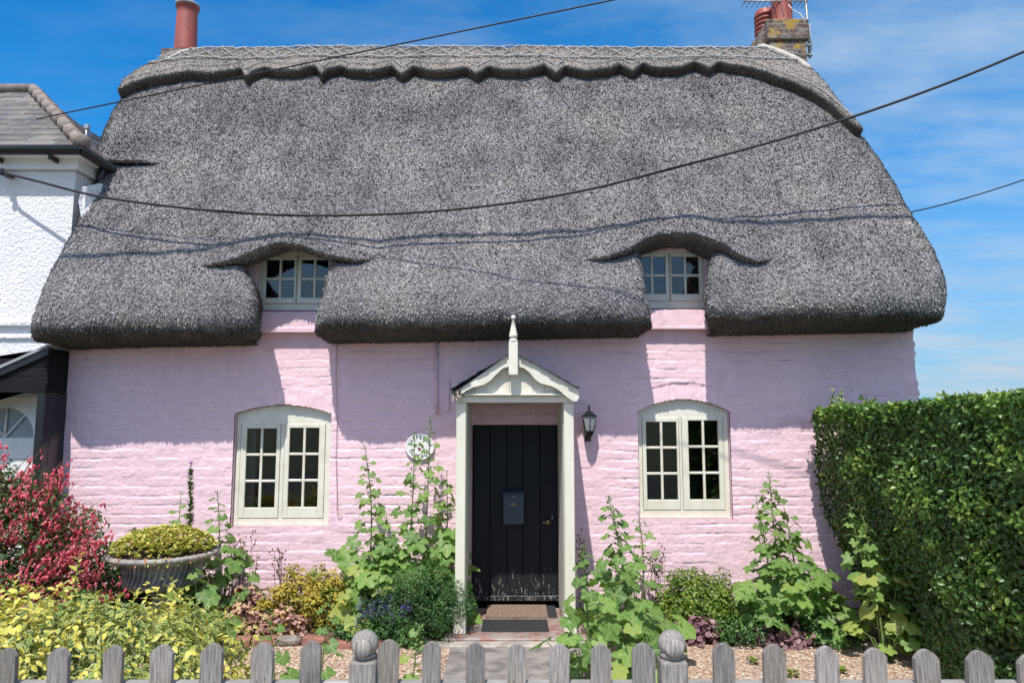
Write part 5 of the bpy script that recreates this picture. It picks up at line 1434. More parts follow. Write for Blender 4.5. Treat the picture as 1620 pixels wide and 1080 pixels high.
# ------------------------------------------------------------------ hollyhocks
def hollyhock(base, top, label, nleaf=26, lmax=.20, lmin=.05, leafstart=.0, spread=.28, buds=24, seed=1, flowers=(), thick=.011, basal=0, bspread=.4, pale=0.0, group='hollyhocks growing along the cottage front', name='hollyhock', tm=None, budsz=.028, mesh_tm=T_LOB, yellow=0.0, bh=.62):
    r = np.random.RandomState(seed); base = np.array(base, float); top = np.array(top, float); nleaf = int(nleaf*1.45); lmax *= 1.2; yellow *= .5
    root = empty(name, tuple(base), label, 'plant', group); v = top-base; Hh = np.linalg.norm(v)
    bend = r.normal(size=3)*.03*Hh; bend[2] = 0
    def st(t): return v*t + bend*math.sin(pi*t)
    mb = MB(); ts = np.linspace(0, 1, 14); mb.tube([st(t) for t in ts], [thick*(1-.72*t) for t in ts], 7)
    pos = []; yd = []; up = []; sz = []; rn = []
    for i in range(nleaf):
        t = leafstart+(1-leafstart)*.93*((i+.5)/nleaf)**.85; ang = i*2.399+r.normal()*.3
        s_ = lmax*(1-t)**.75+lmin; s_ *= r.uniform(.8, 1.15)
        out = np.array([math.cos(ang), math.sin(ang)*.8-.25, 0]); out /= np.linalg.norm(out)
        pl_ = spread*(1-t)**.8*r.uniform(.5, 1.1)+.02
        p0 = st(t); p1 = p0+out*pl_+np.array([0, 0, pl_*r.uniform(.1, .5)])
        mb.tube([p0, (p0+p1)/2+np.array([0, 0, pl_*.1]), p1], [.004, .003, .002], 4)
        pos.append(p1); nv = out*r.uniform(.5, 1.0)+np.array([0, -.3, r.uniform(.4, 1.1)])+r.normal(size=3)*.22
        yd.append(out*r.uniform(.5, 1)+np.array([0, 0, -r.uniform(.1, .9)])+r.normal(size=3)*.2); up.append(nv); sz.append(s_); rn.append(np.clip(r.rand()*.75+pale*(1-t)+(.3 if r.rand() < yellow else 0), 0, 1))
    basal = int(basal*1.7); nleaf0 = nleaf
    for i in range(basal):
        ang = r.rand()*2*pi; rad_ = bspread*r.rand()**.6; h_ = r.uniform(.04, bh)*min(Hh, 1.1)
        out = np.array([math.cos(ang), math.sin(ang)*.7-.15, 0]); out /= np.linalg.norm(out); p1 = out*rad_+np.array([0, 0, h_*(1.25-rad_/bspread*.6)])
        mb.tube([np.array([0, 0, 0])+out*.02, p1*.5+np.array([0, 0, .06]), p1], [.006, .004, .003], 4)
        pos.append(p1); up.append(out*.7+np.array([0, -.35, r.uniform(.35, 1.1)])+r.normal(size=3)*.2); yd.append(out+np.array([0, 0, -r.uniform(.1, .8)])+r.normal(size=3)*.2)
        sz.append(lmax*r.uniform(.65, 1.15)); rn.append(np.clip(r.rand()*.8+pale+(.4 if r.rand() < yellow else 0), 0, 1))
    mb.build('stem', M['stem'], root)
    nb_ = buds*2; bt_ = 1-r.rand(nb_)*.5; an_ = r.rand(nb_)*2*pi
    leaves('foliage', [scatter(mesh_tm, np.array(pos), np.array(yd), np.array(up), np.array(sz), np.array(rn)),
        scatter(T_OVS, np.array([st(t) for t in bt_]), np.stack([np.cos(an_), np.sin(an_), r.uniform(-.2, .7, nb_)], -1), np.array([0, 0, 1.]), r.uniform(.02, .05, nb_), r.rand(nb_))], M['hollyleaf'], root)
    # buds at the top
    bt = 1-r.rand(buds)**1.6*.38; ang = r.rand(buds)*2*pi
    bp = np.array([st(t) for t in bt])+np.stack([np.cos(ang), np.sin(ang), 0*ang], -1)*.012
    bd = np.stack([np.cos(ang), np.sin(ang), r.uniform(.3, 1.2, buds)], -1)
    leaves('bud_foliage', [scatter(T_BUD, bp, bd, np.array([0, 0, 1.])+.01, budsz*r.uniform(.6, 1.2, buds)*(1.25-.6*(bt-.6)/.4), r.rand(buds))], M['bud'], root)
    for (fp, fs, fn) in flowers:
        fl_ = bpy.data.objects.new('flower', None); link(fl_, root); fl_.location = tuple(np.array(fp)-base)
        k = 8; a_ = np.arange(k)*2*pi/k; fn = nrm(np.array(fn, float)); e1 = nrm(np.cross(fn, [0, 0, 1.])); e2 = np.cross(fn, e1)
        dd = np.cos(a_)[:, None]*e1+np.sin(a_)[:, None]*e2+fn*.35
        leaves('petal', [scatter(T_RND, np.zeros((k, 3)), dd, np.tile(fn, (k, 1)), fs*.55, .4+.5*r.rand(k)), scatter(T_RND, np.zeros((k, 3))+fn*.004, dd, np.tile(fn, (k, 1)), fs*.27, np.full(k, .05))], M['pinkpetal'], fl_)
        mb2 = MB(); mb2.lathe([(.001, 0), (.008, .0), (.009, .012), (.001, .02)], 8, Matrix.Translation(tuple(fn*.002)) @ Vector(fn).to_track_quat('Z', 'Y').to_matrix().to_4x4()); mb2.build('flower_centre', simple('yellow_pollen', (.6, .5, .15), .7, .1, 20, 0), fl_)
    return root
def gp(px, py, Y): return P(px, py, Y)
BZ = GZ+.04
hollyhock((W(570, 900, -.45)[0], -.45, BZ), gp(577, 704, -.40), 'tall hollyhock spike against the pink wall, left of the name plaque', 26, .17, .035, .10, .22, 26, 3, basal=36, bspread=.44, pale=.2, yellow=.12)
hollyhock((W(668, 900, -.50)[0], -.50, BZ), gp(681, 657, -.36), 'tallest hollyhock, its spike crossing the right side of the name plaque', 22, .21, .015, .15, .22, 30, 4, basal=34, bspread=.38)
hollyhock((W(640, 900, -.42)[0], -.42, BZ), gp(656, 682, -.34), 'hollyhock with a thin spike in front of the middle of the name plaque', 15, .19, .015, .12, .20, 22, 5, basal=14, bspread=.35)
hollyhock((W(600, 920, -.62)[0], -.62, BZ), gp(612, 812, -.55), 'short bushy hollyhock of yellow green leaves between the two tall ones', 24, .18, .06, .0, .28, 5, 6, basal=34, bspread=.45, pale=.35, yellow=.2)
hollyhock((W(706, 900, -.42)[0], -.42, BZ), gp(707, 745, -.34), 'broad leaved hollyhock touching the left porch post', 18, .21, .06, .1, .22, 6, 8, basal=8, bspread=.25)
# right of the porch
H1 = (W(985, 1040, -1.9)[0], -1.9, GZ)
hollyhock(H1, gp(962, 785, -1.7), 'thick stemmed hollyhock with a pale pink flower right of the porch', 24, .16, .05, .12, .26, 46, 11, flowers=[(gp(959, 953, -1.98), .085, (-.1, -1, .15))], basal=10, bspread=.4, pale=.15, thick=.014, budsz=.036, mesh_tm=T_LOB3)
hollyhock((W(930, 1060, -2.2)[0], -2.2, GZ), gp(921, 862, -2.05), 'shorter hollyhock with a dense green bud head beside the path', 12, .15, .06, .15, .22, 34, 12, basal=5, bspread=.3, pale=.2, thick=.012, budsz=.036, mesh_tm=T_LOB3)
hollyhock((W(1000, 1040, -1.5)[0], -1.5, GZ), gp(972, 880, -1.35), 'leafy hollyhock with a dusky pink bloom behind the tall flowering one', 14, .17, .07, .1, .3, 6, 13, flowers=[(gp(984, 965, -1.62), .08, (.5, -.8, .1)), (gp(1010, 988, -1.5), .05, (.3, -.8, .2))], basal=14, bspread=.45, pale=.1, mesh_tm=T_LOB3)
hollyhock((W(1010, 900, -.45)[0], -.45, BZ), gp(1009, 809, -.42), 'slender hollyhock with a short spike against the wall below the right window', 16, .13, .03, .05, .2, 16, 14, basal=10, bspread=.35)
hollyhock((W(1040, 1050, -2.3)[0], -2.3, GZ), gp(1022, 1005, -2.2), 'low hollyhock of broad pale leaves behind the gate', 5, .13, .08, .1, .16, 3, 24, basal=8, bspread=.2, pale=.35, mesh_tm=T_LOB3)
hollyhock((W(1246, 960, -.75)[0], -.75, BZ), gp(1216, 745, -.62), 'bushy hollyhock with a leaning spike left of the hedge', 30, .17, .04, .08, .26, 30, 15, basal=46, bspread=.48, pale=.12, yellow=.05)
hollyhock((W(1225, 960, -.65)[0], -.65, BZ), gp(1196, 786, -.55), 'small hollyhock spike close to the left of the leaning one', 16, .13, .03, .1, .2, 18, 16, basal=12, bspread=.36)
hollyhock((W(1262, 960, -.65)[0], -.65, BZ), gp(1240, 800, -.55), 'leafy hollyhock stem under the leaning spike, with one large drooping leaf', 14, .19, .05, .1, .3, 4, 17, basal=10, bspread=.45)
hollyhock((W(1415, 1010, -1.35)[0], -1.35, GZ), gp(1343, 797, -1.1), 'thin hollyhock leaning left in front of the hedge', 20, .14, .04, .05, .20, 18, 18, basal=0)
hollyhock((W(1400, 1030, -1.45)[0], -1.45, GZ), gp(1365, 815, -1.2), 'second thin hollyhock standing against the hedge face', 14, .15, .05, .1, .18, 10, 19, basal=9, bspread=.3, pale=.4, yellow=.3, mesh_tm=T_LOB3)
# seedlings in the gravel
hollyhock((W(436, 1075, -2.6)[0], -2.6, GZ), gp(424, 965, -2.55), 'young hollyhock rising through the gravel behind the fence, nearest the yellow shrub', 7, .10, .05, .05, .13, 10, 20, basal=3, bspread=.14, thick=.007, group='young hollyhocks in the gravel', name='young_hollyhock', budsz=.03, mesh_tm=T_LOB3)
hollyhock((W(505, 1060, -2.4)[0], -2.4, GZ), gp(522, 938, -2.3), 'young hollyhock in the gravel just left of the left gate post', 8, .10, .04, .05, .13, 10, 21, basal=2, bspread=.14, thick=.007, group='young hollyhocks in the gravel', name='young_hollyhock', mesh_tm=T_LOB3)
hollyhock((W(650, 1060, -2.4)[0], -2.4, GZ), gp(664, 985, -2.3), 'young hollyhock with pale buds seen behind the gate', 6, .10, .04, .05, .12, 16, 22, basal=3, bspread=.12, thick=.007, pale=.4, group='young hollyhocks in the gravel', name='young_hollyhock', budsz=.04, mesh_tm=T_LOB3)
hollyhock((W(1600, 1060, -2.6)[0], -2.6, GZ), gp(1606, 965, -2.7), 'young pale hollyhock at the right end of the fence under the hedge', 8, .10, .05, .05, .16, 6, 23, basal=4, bspread=.18, pale=.4, thick=.007, group='young hollyhocks in the gravel', name='young_hollyhock', mesh_tm=T_LOB3)
# behind and below the urn
hollyhock((W(345, 950, -.55)[0], -.55, BZ), gp(344, 776, -.45), 'leafy mallow stem behind the right rim of the urn', 16, .14, .05, .1, .22, 6, 25, basal=34, bspread=.42, group=None, name='mallow', mesh_tm=T_LOB3)
hollyhock((W(285, 950, -.45)[0], -.45, BZ), gp(287, 778, -.40), 'slim mallow stem behind the middle of the urn', 14, .13, .05, .1, .18, 4, 26, basal=8, bspread=.3, group=None, name='mallow', mesh_tm=T_LOB3)
hollyhock((W(312, 990, -1.35)[0], -1.35, GZ), gp(305, 890, -1.3), 'low mallow with round leaves at the foot of the urn', 12, .13, .07, .1, .22, 0+2, 27, basal=22, bspread=.32, group=None, name='mallow', mesh_tm=T_LOB3)

# purple tipped spike
r = np.random.RandomState(44)
b0 = np.array([W(302, 900, -.5)[0], -.5, BZ]); t0 = gp(302, 735, -.48)
sp_ = empty('purple_flower_spike', tuple(b0), 'upright leafy flower spike with a purple tip behind the urn', 'plant')
mb = MB(); mb.tube([(0, 0, 0), tuple(t0-b0)], [.008, .004], 6); mb.build('stem', M['stem'], sp_)
n = 520; t = r.uniform(.15, .97, n); ang = r.rand(n)*2*pi
leaves('foliage', [scatter(T_OVS, (t0-b0)*t[:, None], np.stack([np.cos(ang), np.sin(ang), .5+0*ang], -1), np.array([0, 0, 1.]), .065*(1.1-t*.45), r.rand(n)*.8)], M['boxleaf'], sp_)
n = 60; t = r.uniform(.93, 1.02, n); ang = r.rand(n)*2*pi
leaves('flower', [scatter(T_NAR, (t0-b0)*t[:, None], np.stack([np.cos(ang), np.sin(ang), .5+0*ang], -1), np.array([0, 0, 1.]), .035, r.rand(n))], M['purpleflower'], sp_)

# ------------------------------------------------------------------ hedge
def hedge():
    r = np.random.RandomState(51)
    root = empty('hedge', (3.9, -2.0, GZ), 'tall clipped dark green hedge closing the right side of the garden', 'hedge')
    org = np.array(root.location)
    zt_ = 1.90
    def face_x(y, z):   # garden face; leans back low down at the wall end
        t = np.clip(z/1.3, 0, 1)
        return 3.06 + .42*(1-t)**1.2*np.clip((y+2.6)/2.2, 0, 1) - .10*np.clip((-y-1.0)/2, 0, 1) + .07*fbm(y*2.3, z*2.3, 0, 3, 71)
    def top_z(x, y): return zt_ + .06*np.clip((-y)/3.5, 0, 1) + .06*fbm(x*2.5, y*2.5, 0, 3, 72)
    P_, N_, K_ = [], [], []
    n = 34000
    y = -.25 - 4.35*r.rand(n)**.9; z = GZ + (zt_+.02-GZ)*r.rand(n)**.92
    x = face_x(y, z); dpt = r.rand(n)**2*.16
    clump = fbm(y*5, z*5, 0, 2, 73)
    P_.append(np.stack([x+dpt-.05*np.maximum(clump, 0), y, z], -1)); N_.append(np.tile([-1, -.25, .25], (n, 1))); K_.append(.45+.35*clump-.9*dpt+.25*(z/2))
    n = 20000
    x = 3.0+1.7*r.rand(n)**1.3; y = -.25-4.35*r.rand(n); z = top_z(x, y)-r.rand(n)**2*.14
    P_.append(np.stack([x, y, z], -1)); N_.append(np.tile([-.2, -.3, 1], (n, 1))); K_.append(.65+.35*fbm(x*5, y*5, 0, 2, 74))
    n = 5000
    x = 3.0+1.5*r.rand(n); z = GZ+(zt_-GZ)*r.rand(n); y = -.27+.10*r.rand(n); x = np.maximum(x, face_x(y, z))
    P_.append(np.stack([x, y, z], -1)); N_.append(np.tile([0, 1, .2], (n, 1))); K_.append(.4+0*x)
    n = 5000
    x = 3.0+1.5*r.rand(n); z = GZ+(zt_-GZ)*r.rand(n); y = -4.6-.05*r.rand(n)
    P_.append(np.stack([x, y, z], -1)); N_.append(np.tile([0, -1, .2], (n, 1))); K_.append(.4+0*x)
    # stray shoots above the top
    for (hx, hy, hz) in ((3.2, -.5, .16), (3.35, -.7, .10), (3.5, -1.6, .10), (3.15, -1.2, .06), (3.4, -2.4, .1), (3.2, -.35, .1), (3.7, -2.9, .14)):
        n = 26; t = r.rand(n); P_.append(np.stack([hx+.03*r.normal(size=n), hy+.03*r.normal(size=n), zt_+hz*t*1.3], -1)); N_.append(nrm(r.normal(size=(n, 3))+[0, -.4, .6])); K_.append(.85+.2*r.rand(n))
    P_ = np.concatenate(P_); N_ = np.concatenate(N_); K_ = np.concatenate(K_)
    n = len(P_)
    nv = nrm(nrm(N_)+r.normal(size=(n, 3))*.45)
    yd = nrm(np.cross(nv, r.normal(size=(n, 3)))+nrm(N_)*.35+np.array([0, 0, .25]))
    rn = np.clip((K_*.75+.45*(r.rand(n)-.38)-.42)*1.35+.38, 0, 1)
    sz = r.uniform(.028, .052, n)
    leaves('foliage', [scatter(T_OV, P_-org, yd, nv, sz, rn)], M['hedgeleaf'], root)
    # dense dark twiggy core
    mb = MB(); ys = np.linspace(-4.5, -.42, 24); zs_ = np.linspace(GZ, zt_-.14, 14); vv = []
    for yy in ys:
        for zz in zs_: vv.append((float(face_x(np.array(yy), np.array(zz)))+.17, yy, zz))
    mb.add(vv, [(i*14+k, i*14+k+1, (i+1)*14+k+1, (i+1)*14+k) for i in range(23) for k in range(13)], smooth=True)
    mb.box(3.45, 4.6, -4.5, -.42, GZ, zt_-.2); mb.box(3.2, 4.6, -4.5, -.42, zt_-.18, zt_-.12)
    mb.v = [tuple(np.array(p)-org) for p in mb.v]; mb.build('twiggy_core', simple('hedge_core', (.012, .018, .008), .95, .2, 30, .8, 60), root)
    mb = MB()
    for i in range(10): yy = -.5-i*.42; mb.tube([(3.75-org[0], yy-org[1], 0), (3.7-org[0], yy-org[1]+.05, 1.5)], [.03, .015], 6)
    mb.build('stem', M['bark'], root)
hedge()

# ------------------------------------------------------------------ shrubs
def cen(px, py, Y): p = P(px, py, Y); return p
# box shrub right
c = cen(1103, 955, -.62)
bush('box_shrub', (c[0], c[1], .10), (.37, .30, .30), 9000, .030, M['boxleaf'], 'rounded bright green box shrub below the right window', 'shrub', clumps=80, crad=.08, seed=2, flat=-.75)
# dark green shrub left of the porch
bush('dark_shrub', (W(668, 950, -.85)[0], -.85, .12), (.42, .30, .40), 15000, .030, M['hebeleaf'], 'dense dark green shrub left of the porch post', 'shrub', clumps=120, crad=.085, seed=3, flat=-.62, tm=T_NAR)
# lavender / violet flowers
bush('violet_flowered_plant', (W(612, 935, -.98)[0], -.98, .06), (.24, .2, .24), 2600, .035, M['hebeleaf'], 'plant with violet blue flower spikes left of the dark green shrub', 'plant', clumps=40, crad=.07, seed=4, flat=-.7, tm=T_NAR)
vf = [o for o in COL.objects if o.name.startswith('violet_flowered_plant')][0]
r = np.random.RandomState(8); n = 30
bs_ = np.stack([r.uniform(-.24, .22, n), r.uniform(-.22, .05, n), r.uniform(.14, .34, n)], -1); pts = []
for q in bs_:
    k = 16; t = r.rand(k); leaves('flower', [scatter(T_OVS, q+np.stack([.012*r.normal(size=k), .012*r.normal(size=k), .10*t], -1), rdir(k, r)+[0, 0, .3], np.array([0, 0, 1.])+.1*r.normal(size=(k, 3)), .022, r.rand(k))], M['blueflower'], vf)
# golden shrub
bush('golden_shrub', (W(470, 925, -.62)[0], -.62, .08), (.27, .22, .30), 4200, .034, M['goldleaf'], 'small golden leaved shrub below the left window', 'shrub', clumps=46, crad=.075, seed=5, flat=-.6, spiky=.2)
bush('golden_shrub', (W(522, 915, -.60)[0], -.60, .10), (.24, .22, .34), 4200, .034, M['goldleaf'], 'taller golden shrub with reddish tips beside the left hollyhock', 'shrub', clumps=46, crad=.075, seed=6, flat=-.6, spiky=.22)
# heucheras
bush('bronze_leaved_plant', (W(385, 945, -.66)[0], -.66, .0), (.30, .22, .24), 1800, .046, M['heuchleaf'], 'bronze pink leaved clump right of the urn, under dry flower stalks', 'plant', clumps=40, crad=.09, seed=7, flat=-.4, tm=T_RND, group=None)
bush('bronze_leaved_plant', (W(448, 965, -.80)[0], -.80, -.05), (.24, .16, .15), 900, .04, M['heuchleaf'], 'low mauve pink leaved clump in front of the golden shrub', 'plant', clumps=30, crad=.07, seed=8, flat=-.4, tm=T_RND)
for i, (px, y_, rx, lb_) in enumerate(((1060, -.72, .22, 'mauve leaved low plant between the hollyhocks and the box shrub'), (1108, -.95, .24, 'purple leaved ground plant in front of the box shrub'), (1235, -1.0, .24, 'purple leaved ground plant below the leaning hollyhock'))):
    bush('mauve_leaved_plant', (W(px, 980, y_)[0], y_, -.07), (rx, .15, .13), 480, .045, M['mauve'], lb_, 'plant', clumps=30, crad=.06, seed=20+i, flat=-.3, tm=T_RND)
for i, (px, y_, rx, h_, lb_) in enumerate(((1170, -1.0, .25, .14, 'blue green low plant between the box shrub and the leaning hollyhock'), (1190, -.6, .2, .34, 'loose grey green plant with tiny blue flowers right of the box shrub'), (1310, -1.05, .3, .16, 'low grey green ground plant under the hedge end'), (1040, -1.2, .2, .14, 'small green plant behind the right gate post'))):
    bush('low_green_plant', (W(px, 980, y_)[0], y_, -.04), (rx, .16, h_), 1300, .032, M['hebeleaf'] if i != 1 else M['boxleaf'], lb_, 'plant', clumps=36, crad=.06, seed=30+i, flat=-.3)
bush('low_green_plant', (W(590, 985, -1.05)[0], -1.05, -.05), (.40, .12, .11), 1600, .034, M['hebeleaf'], 'strip of low green leaves at the edge of the bed left of the porch', 'plant', clumps=46, crad=.06, seed=37, flat=-.3)
# dry flower stalks
def stalks(px, pytop, Y, n, w, label, seed):
    r = np.random.RandomState(seed); b0 = np.array([W(px, 940, Y)[0], Y, BZ]); root = empty('dry_flower_stalks', tuple(b0), label, 'plant', 'dry flower stalks in the bed')
    mb = MB(); bp = []
    for i in range(n):
        x = r.uniform(-w, w); z = gp(px, pytop+r.uniform(0, 40), Y)[2]-BZ; y = r.uniform(-.06, .06)
        mb.tube([(x*.5, y, 0), (x*.8, y, z*.5), (x, y, z)], [.0035, .0028, .002], 4)
        for k in range(9):
            t = r.uniform(.55, 1.0); ang = r.rand()*2*pi; l = r.uniform(.02, .05)
            q0 = np.array([x*(.3+.7*t), y, z*t]); q1 = q0+np.array([math.cos(ang)*l, math.sin(ang)*l, l*1.2]); mb.tube([q0, q1], .0015, 3); bp.append(q1)
    mb.build('stem', M['drystem'], root); bp = np.array(bp)
    leaves('seed_foliage', [scatter(T_BUD, bp, np.tile([0, 0, 1.], (len(bp), 1))+.2*r.normal(size=bp.shape), np.array([.1, 1., 0]), .028, r.rand(len(bp)))], M['drybud'], root)
stalks(386, 835, -.5, 11, .17, 'dry brown flower stalks right of the urn, above the bronze leaves', 1)
stalks(444, 872, -.5, 6, .08, 'short dry flower stalks left of the golden shrub', 2)
stalks(1040, 850, -.45, 5, .10, 'thin dry flower stalks against the wall left of the box shrub', 3)
stalks(915, 840, -.35, 4, .05, 'dry seed stalks in the porch shade right of the post', 4)

# fuchsia
def fuchsia():
    r = np.random.RandomState(61)
    c = np.array([-4.50, -1.40, .38]); rad = np.array([1.0, .70, 1.0])
    root = bush('fuchsia_bush', c, rad, 26000, .042, M['fuchleaf'], 'large fuchsia bush covered in hanging red flowers at the left edge', 'shrub', clumps=190, crad=.17, seed=61, flat=-.35, spiky=.10)
    org = np.array(root.location); pts = []; mb = MB()
    n = 230; d = rdir(n, r); d[:, 1] = -np.abs(d[:, 1])*.8; d[:, 2] = np.abs(d[:, 2])*1.1-.25; d[:, 0] += .25; d = nrm(d)
    for i in range(n):
        p0 = c+d[i]*rad*.80-org; L_ = r.uniform(.34, .68); dr = nrm(d[i]*.6+np.array([.45, -.1, .62])+.15*r.normal(size=3))
        p1 = p0+dr*L_*.6; p2 = p0+dr*L_+np.array([.02, 0, -.04*L_])
        mb.tube([p0, p1, p2], [.004, .003, .0015], 4)
        k = r.randint(12, 22); t = r.uniform(.05, 1.0, k)[:, None]; q = p0*(1-t)+p2*t+np.array([0, 0, .02])*np.sin(t*pi)-np.array([0, 0, .02])
        q = q+.02*r.normal(size=(k, 3)); dn = np.tile([0., 0, -1], (k, 1))+.28*r.normal(size=(k, 3))
        sh = r.uniform(.026, .052, k); base = r.rand(k)
        pts.append(scatter(T_BUD, q+dn*.02, dn, np.array([.1, 1., 0]), sh, base*.6+.2))
        pts.append(scatter(T_NAR, q+dn*.035, dn+.4*r.normal(size=(k, 3)), np.array([.1, 1., 0]), sh*.9, base))
        pts.append(scatter(T_NAR, q+dn*.035, dn+.4*r.normal(size=(k, 3)), np.array([.6, .6, 0]), sh*.9, base))
    mb.build('branch', M['drystem'], root)
    leaves('flower', pts, M['fuchflower'], root)
fuchsia()

# variegated euonymus
def euonymus():
    r = np.random.RandomState(71)
    c = np.array([-2.48, -3.45, .27]); rad = np.array([1.06, 1.0, .50])
    root = bush('variegated_shrub', c, rad, 19000, .040, M['euoleaf'], 'broad yellow and cream variegated shrub spilling over the left fence', 'shrub', clumps=230, crad=.13, seed=71, flat=-.5, spiky=.09, tm=T_OV, upb=.5, rndpow=.95, cvar=.6)
    org = np.array(root.location); pts = []; mb = MB()
    sh = [(125, 880, -3.3), (45, 935, -3.2), (150, 940, -3.1), (270, 925, -2.9), (185, 945, -3.0), (300, 950, -2.9), (355, 965, -2.8), (75, 950, -3.6), (245, 960, -3.6), (20, 915, -3.0), (215, 935, -2.7), (330, 990, -3.4), (100, 925, -2.9), (380, 1010, -3.2), (160, 1000, -4.4), (70, 1010, -4.5), (195, 1020, -4.6)]
    for (px, py, Y) in sh:
        tip = P(px, py, Y)-org; b0 = tip*.9+np.array([r.uniform(-.05, .05), r.uniform(0, .05), -.32]); mb = MB(); mb.tube([b0, (b0+tip)/2+.01*r.normal(size=3), tip], [.005, .004, .003], 5); mb.build('shoot', M['stem'], root)
        k = 22; t = np.linspace(.0, 1, k)[:, None]; q = b0*(1-t)+tip*t; ang = np.arange(k)*2.4
        dr = np.stack([np.cos(ang), np.sin(ang), .5+.4*t[:, 0]], -1)
        pts.append(scatter(T_OV, q, dr, np.array([0, 0, 1.])+.2*r.normal(size=(k, 3)), r.uniform(.035, .06, k), np.clip(.55+.4*r.rand(k), 0, 1)))
    leaves('shoot_leaves', pts, M['euoleaf'], root)
euonymus()
bush('green_shrub', (-3.1, -2.25, .15), (.5, .35, .42), 5000, .04, M['hebeleaf'], 'dark green shrub between the fuchsia and the yellow shrub', 'shrub', clumps=70, crad=.1, seed=81, flat=-.5)

bush('green_shrub', (W(225, 940, -.6)[0], -.6, .18), (.55, .35, .42), 6000, .045, M['hebeleaf'], 'dark leafy green shrub against the wall behind the stone urn', 'shrub', clumps=70, crad=.11, seed=82, flat=-.6)
# a few weeds in gravel
r = np.random.RandomState(91)
for i, (px, py, lb_) in enumerate(((1330, 1066, 'small weed in the gravel between the fence pickets'), (1190, 1050, 'tiny green seedling on the gravel left of the hedge'), (1410, 1048, 'green sprig with white specks on the gravel under the hedge'), (1255, 1070, 'little weed low behind the right fence'), (10, 1000, 'weed'),)[:4]):
    q = G(px, py, GZ); root = empty('small_weed', tuple(q), lb_, 'plant', 'weeds in the gravel'); k = 22; ang = r.rand(k)*2*pi
    leaves('foliage', [scatter(T_OVS, np.stack([.01*np.cos(ang), .01*np.sin(ang), .01+.03*r.rand(k)], -1), np.stack([np.cos(ang), np.sin(ang), r.uniform(.1, .9, k)], -1), np.array([0, 0, 1.]), r.uniform(.03, .06, k), r.rand(k))], M['boxleaf'], root)

# bird on the verge / small dark clip
# ------------------------------------------------------------------ camera, light, world
cam = bpy.data.cameras.new('camera'); co = bpy.data.objects.new('camera', cam); link(co)
co.location = tuple(CAM); co.rotation_euler = (R(90)+TH, 0, 0)
cam.sensor_width = 36; cam.lens = FPX/1620*36; cam.clip_end = 2000; cam.clip_start = .05
cam.dof.use_dof = True; cam.dof.focus_distance = 7.0; cam.dof.aperture_fstop = 3.2
scene.camera = co
Ld = Vector((.2275, 1, -1.75)).normalized()
sun = bpy.data.lights.new('sun', 'SUN'); sun.energy = 4.2; sun.angle = R(.55); sun.color = (1, .955, .89)
so = bpy.data.objects.new('sun', sun); link(so); so.rotation_euler = Ld.to_track_quat('-Z', 'Y').to_euler(); so.location = (-3, -12, 15)
w = bpy.data.worlds.new('World'); scene.world = w; w.use_nodes = True; nt = w.node_tree; nt.nodes.clear()
out = N(nt, 'ShaderNodeOutputWorld'); bg = N(nt, 'ShaderNodeBackground'); L(nt, bg.outputs[0], out.inputs[0])
sky = N(nt, 'ShaderNodeTexSky', sky_type='NISHITA'); sky.sun_disc = False
sky.sun_elevation = math.asin(-Ld.z); sky.sun_rotation = R(180+12.8); sky.air_density = 1.0; sky.dust_density = .35; sky.ozone_density = 2.2
tc = N(nt, 'ShaderNodeTexCoord'); sp3 = N(nt, 'ShaderNodeSeparateXYZ'); L(nt, tc.outputs['Generated'], sp3.inputs[0])
mx_ = N(nt, 'ShaderNodeMath', operation='MAXIMUM'); L(nt, sp3.outputs[2], mx_.inputs[0]); mx_.inputs[1].default_value = .02
ad_ = N(nt, 'ShaderNodeMath', operation='ADD'); L(nt, mx_.outputs[0], ad_.inputs[0]); ad_.inputs[1].default_value = .12
dx_ = N(nt, 'ShaderNodeMath', operation='DIVIDE'); L(nt, sp3.outputs[0], dx_.inputs[0]); L(nt, ad_.outputs[0], dx_.inputs[1])
dy_ = N(nt, 'ShaderNodeMath', operation='DIVIDE'); L(nt, sp3.outputs[1], dy_.inputs[0]); L(nt, ad_.outputs[0], dy_.inputs[1])
cb = N(nt, 'ShaderNodeCombineXYZ'); L(nt, dx_.outputs[0], cb.inputs[0]); L(nt, dy_.outputs[0], cb.inputs[1])
mp = N(nt, 'ShaderNodeMapping'); L(nt, cb.outputs[0], mp.inputs[0]); mp.inputs['Scale'].default_value = (.8, 1.5, 1); mp.inputs['Rotation'].default_value = (0, 0, R(22)); mp.inputs['Location'].default_value = (1.3, .2, 0)
cn = noise(nt, mp.outputs[0], 1.3, 8, .62)
cl_ = ramp(nt, cn, [(.44, (0, 0, 0)), (.78, (1, 1, 1))])
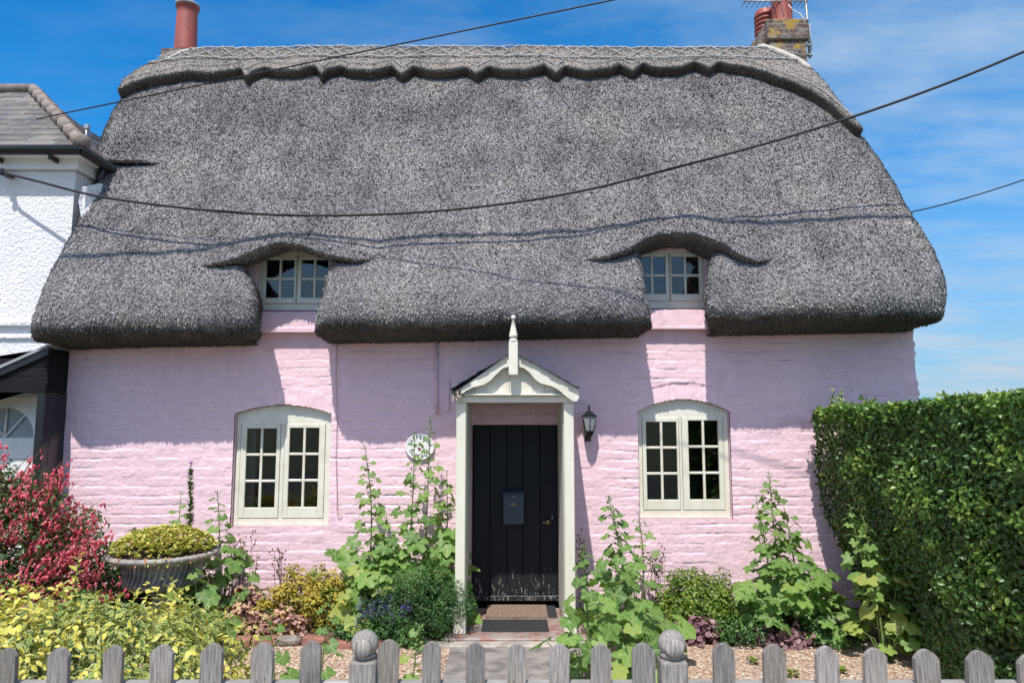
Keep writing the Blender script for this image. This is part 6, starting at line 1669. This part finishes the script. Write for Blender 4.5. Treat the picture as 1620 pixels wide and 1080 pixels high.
# more cloud to the right and near the horizon
mr = N(nt, 'ShaderNodeMapRange'); L(nt, sp3.outputs[0], mr.inputs[0]); mr.inputs[1].default_value = -.55; mr.inputs[2].default_value = .55; mr.inputs[3].default_value = .10; mr.inputs[4].default_value = .85
mu = N(nt, 'ShaderNodeMath', operation='MULTIPLY'); L(nt, cl_, mu.inputs[0]); L(nt, mr.outputs[0], mu.inputs[1])
nf = N(nt, 'ShaderNodeMapRange'); nf.interpolation_type = 'SMOOTHSTEP'; ng_ = N(nt, 'ShaderNodeMath', operation='MULTIPLY'); L(nt, sp3.outputs[1], ng_.inputs[0]); ng_.inputs[1].default_value = -.6; ab_ = N(nt, 'ShaderNodeMath', operation='MAXIMUM'); L(nt, sp3.outputs[1], ab_.inputs[0]); L(nt, ng_.outputs[0], ab_.inputs[1]); L(nt, ab_.outputs[0], nf.inputs[0]); nf.inputs[1].default_value = .25; nf.inputs[2].default_value = .72
skc = mixc(nt, 1.0, sky.outputs[0], mixc(nt, nf.outputs[0], (3.2, 2.2, 1.85), (.13, .98, 1.55)), 'MULTIPLY')
hz = N(nt, 'ShaderNodeMapRange'); L(nt, sp3.outputs[0], hz.inputs[0]); hz.inputs[1].default_value = -.1; hz.inputs[2].default_value = .6; hz.inputs[3].default_value = 0; hz.inputs[4].default_value = .34
skc = mixc(nt, hz.outputs[0], skc, (1.35, 3.5, 6.2))
lo_ = N(nt, 'ShaderNodeMapRange'); lo_.interpolation_type = 'SMOOTHSTEP'; L(nt, sp3.outputs[2], lo_.inputs[0]); lo_.inputs[1].default_value = -.02; lo_.inputs[2].default_value = .36; lo_.inputs[3].default_value = .85; lo_.inputs[4].default_value = 0
skc = mixc(nt, lo_.outputs[0], skc, (3.3, 4.6, 5.9))
skc = mixc(nt, mu.outputs[0], skc, (4.6, 5.7, 6.8))
lc = noise(nt, coord(nt, (5, 5, 26), 'Generated'), .9, 6, .6)
lm1 = N(nt, 'ShaderNodeMapRange'); L(nt, sp3.outputs[2], lm1.inputs[0]); lm1.inputs[1].default_value = .22; lm1.inputs[2].default_value = .06; lm1.inputs[3].default_value = 0; lm1.inputs[4].default_value = .8
lm2 = N(nt, 'ShaderNodeMath', operation='MULTIPLY'); L(nt, lm1.outputs[0], lm2.inputs[0]); L(nt, ramp(nt, lc, [(.46, (0, 0, 0)), (.62, (1, 1, 1))]), lm2.inputs[1])
skc = mixc(nt, lm2.outputs[0], skc, (4.7, 5.3, 6.0))
L(nt, skc, bg.inputs[0]); bg.inputs[1].default_value = .10
scene.view_settings.view_transform = 'Standard'; scene.view_settings.look = 'None'; scene.view_settings.exposure = .33; scene.view_settings.gamma = 1
scene.cycles.max_bounces = 8; scene.cycles.transparent_max_bounces = 12; scene.cycles.use_denoising = True
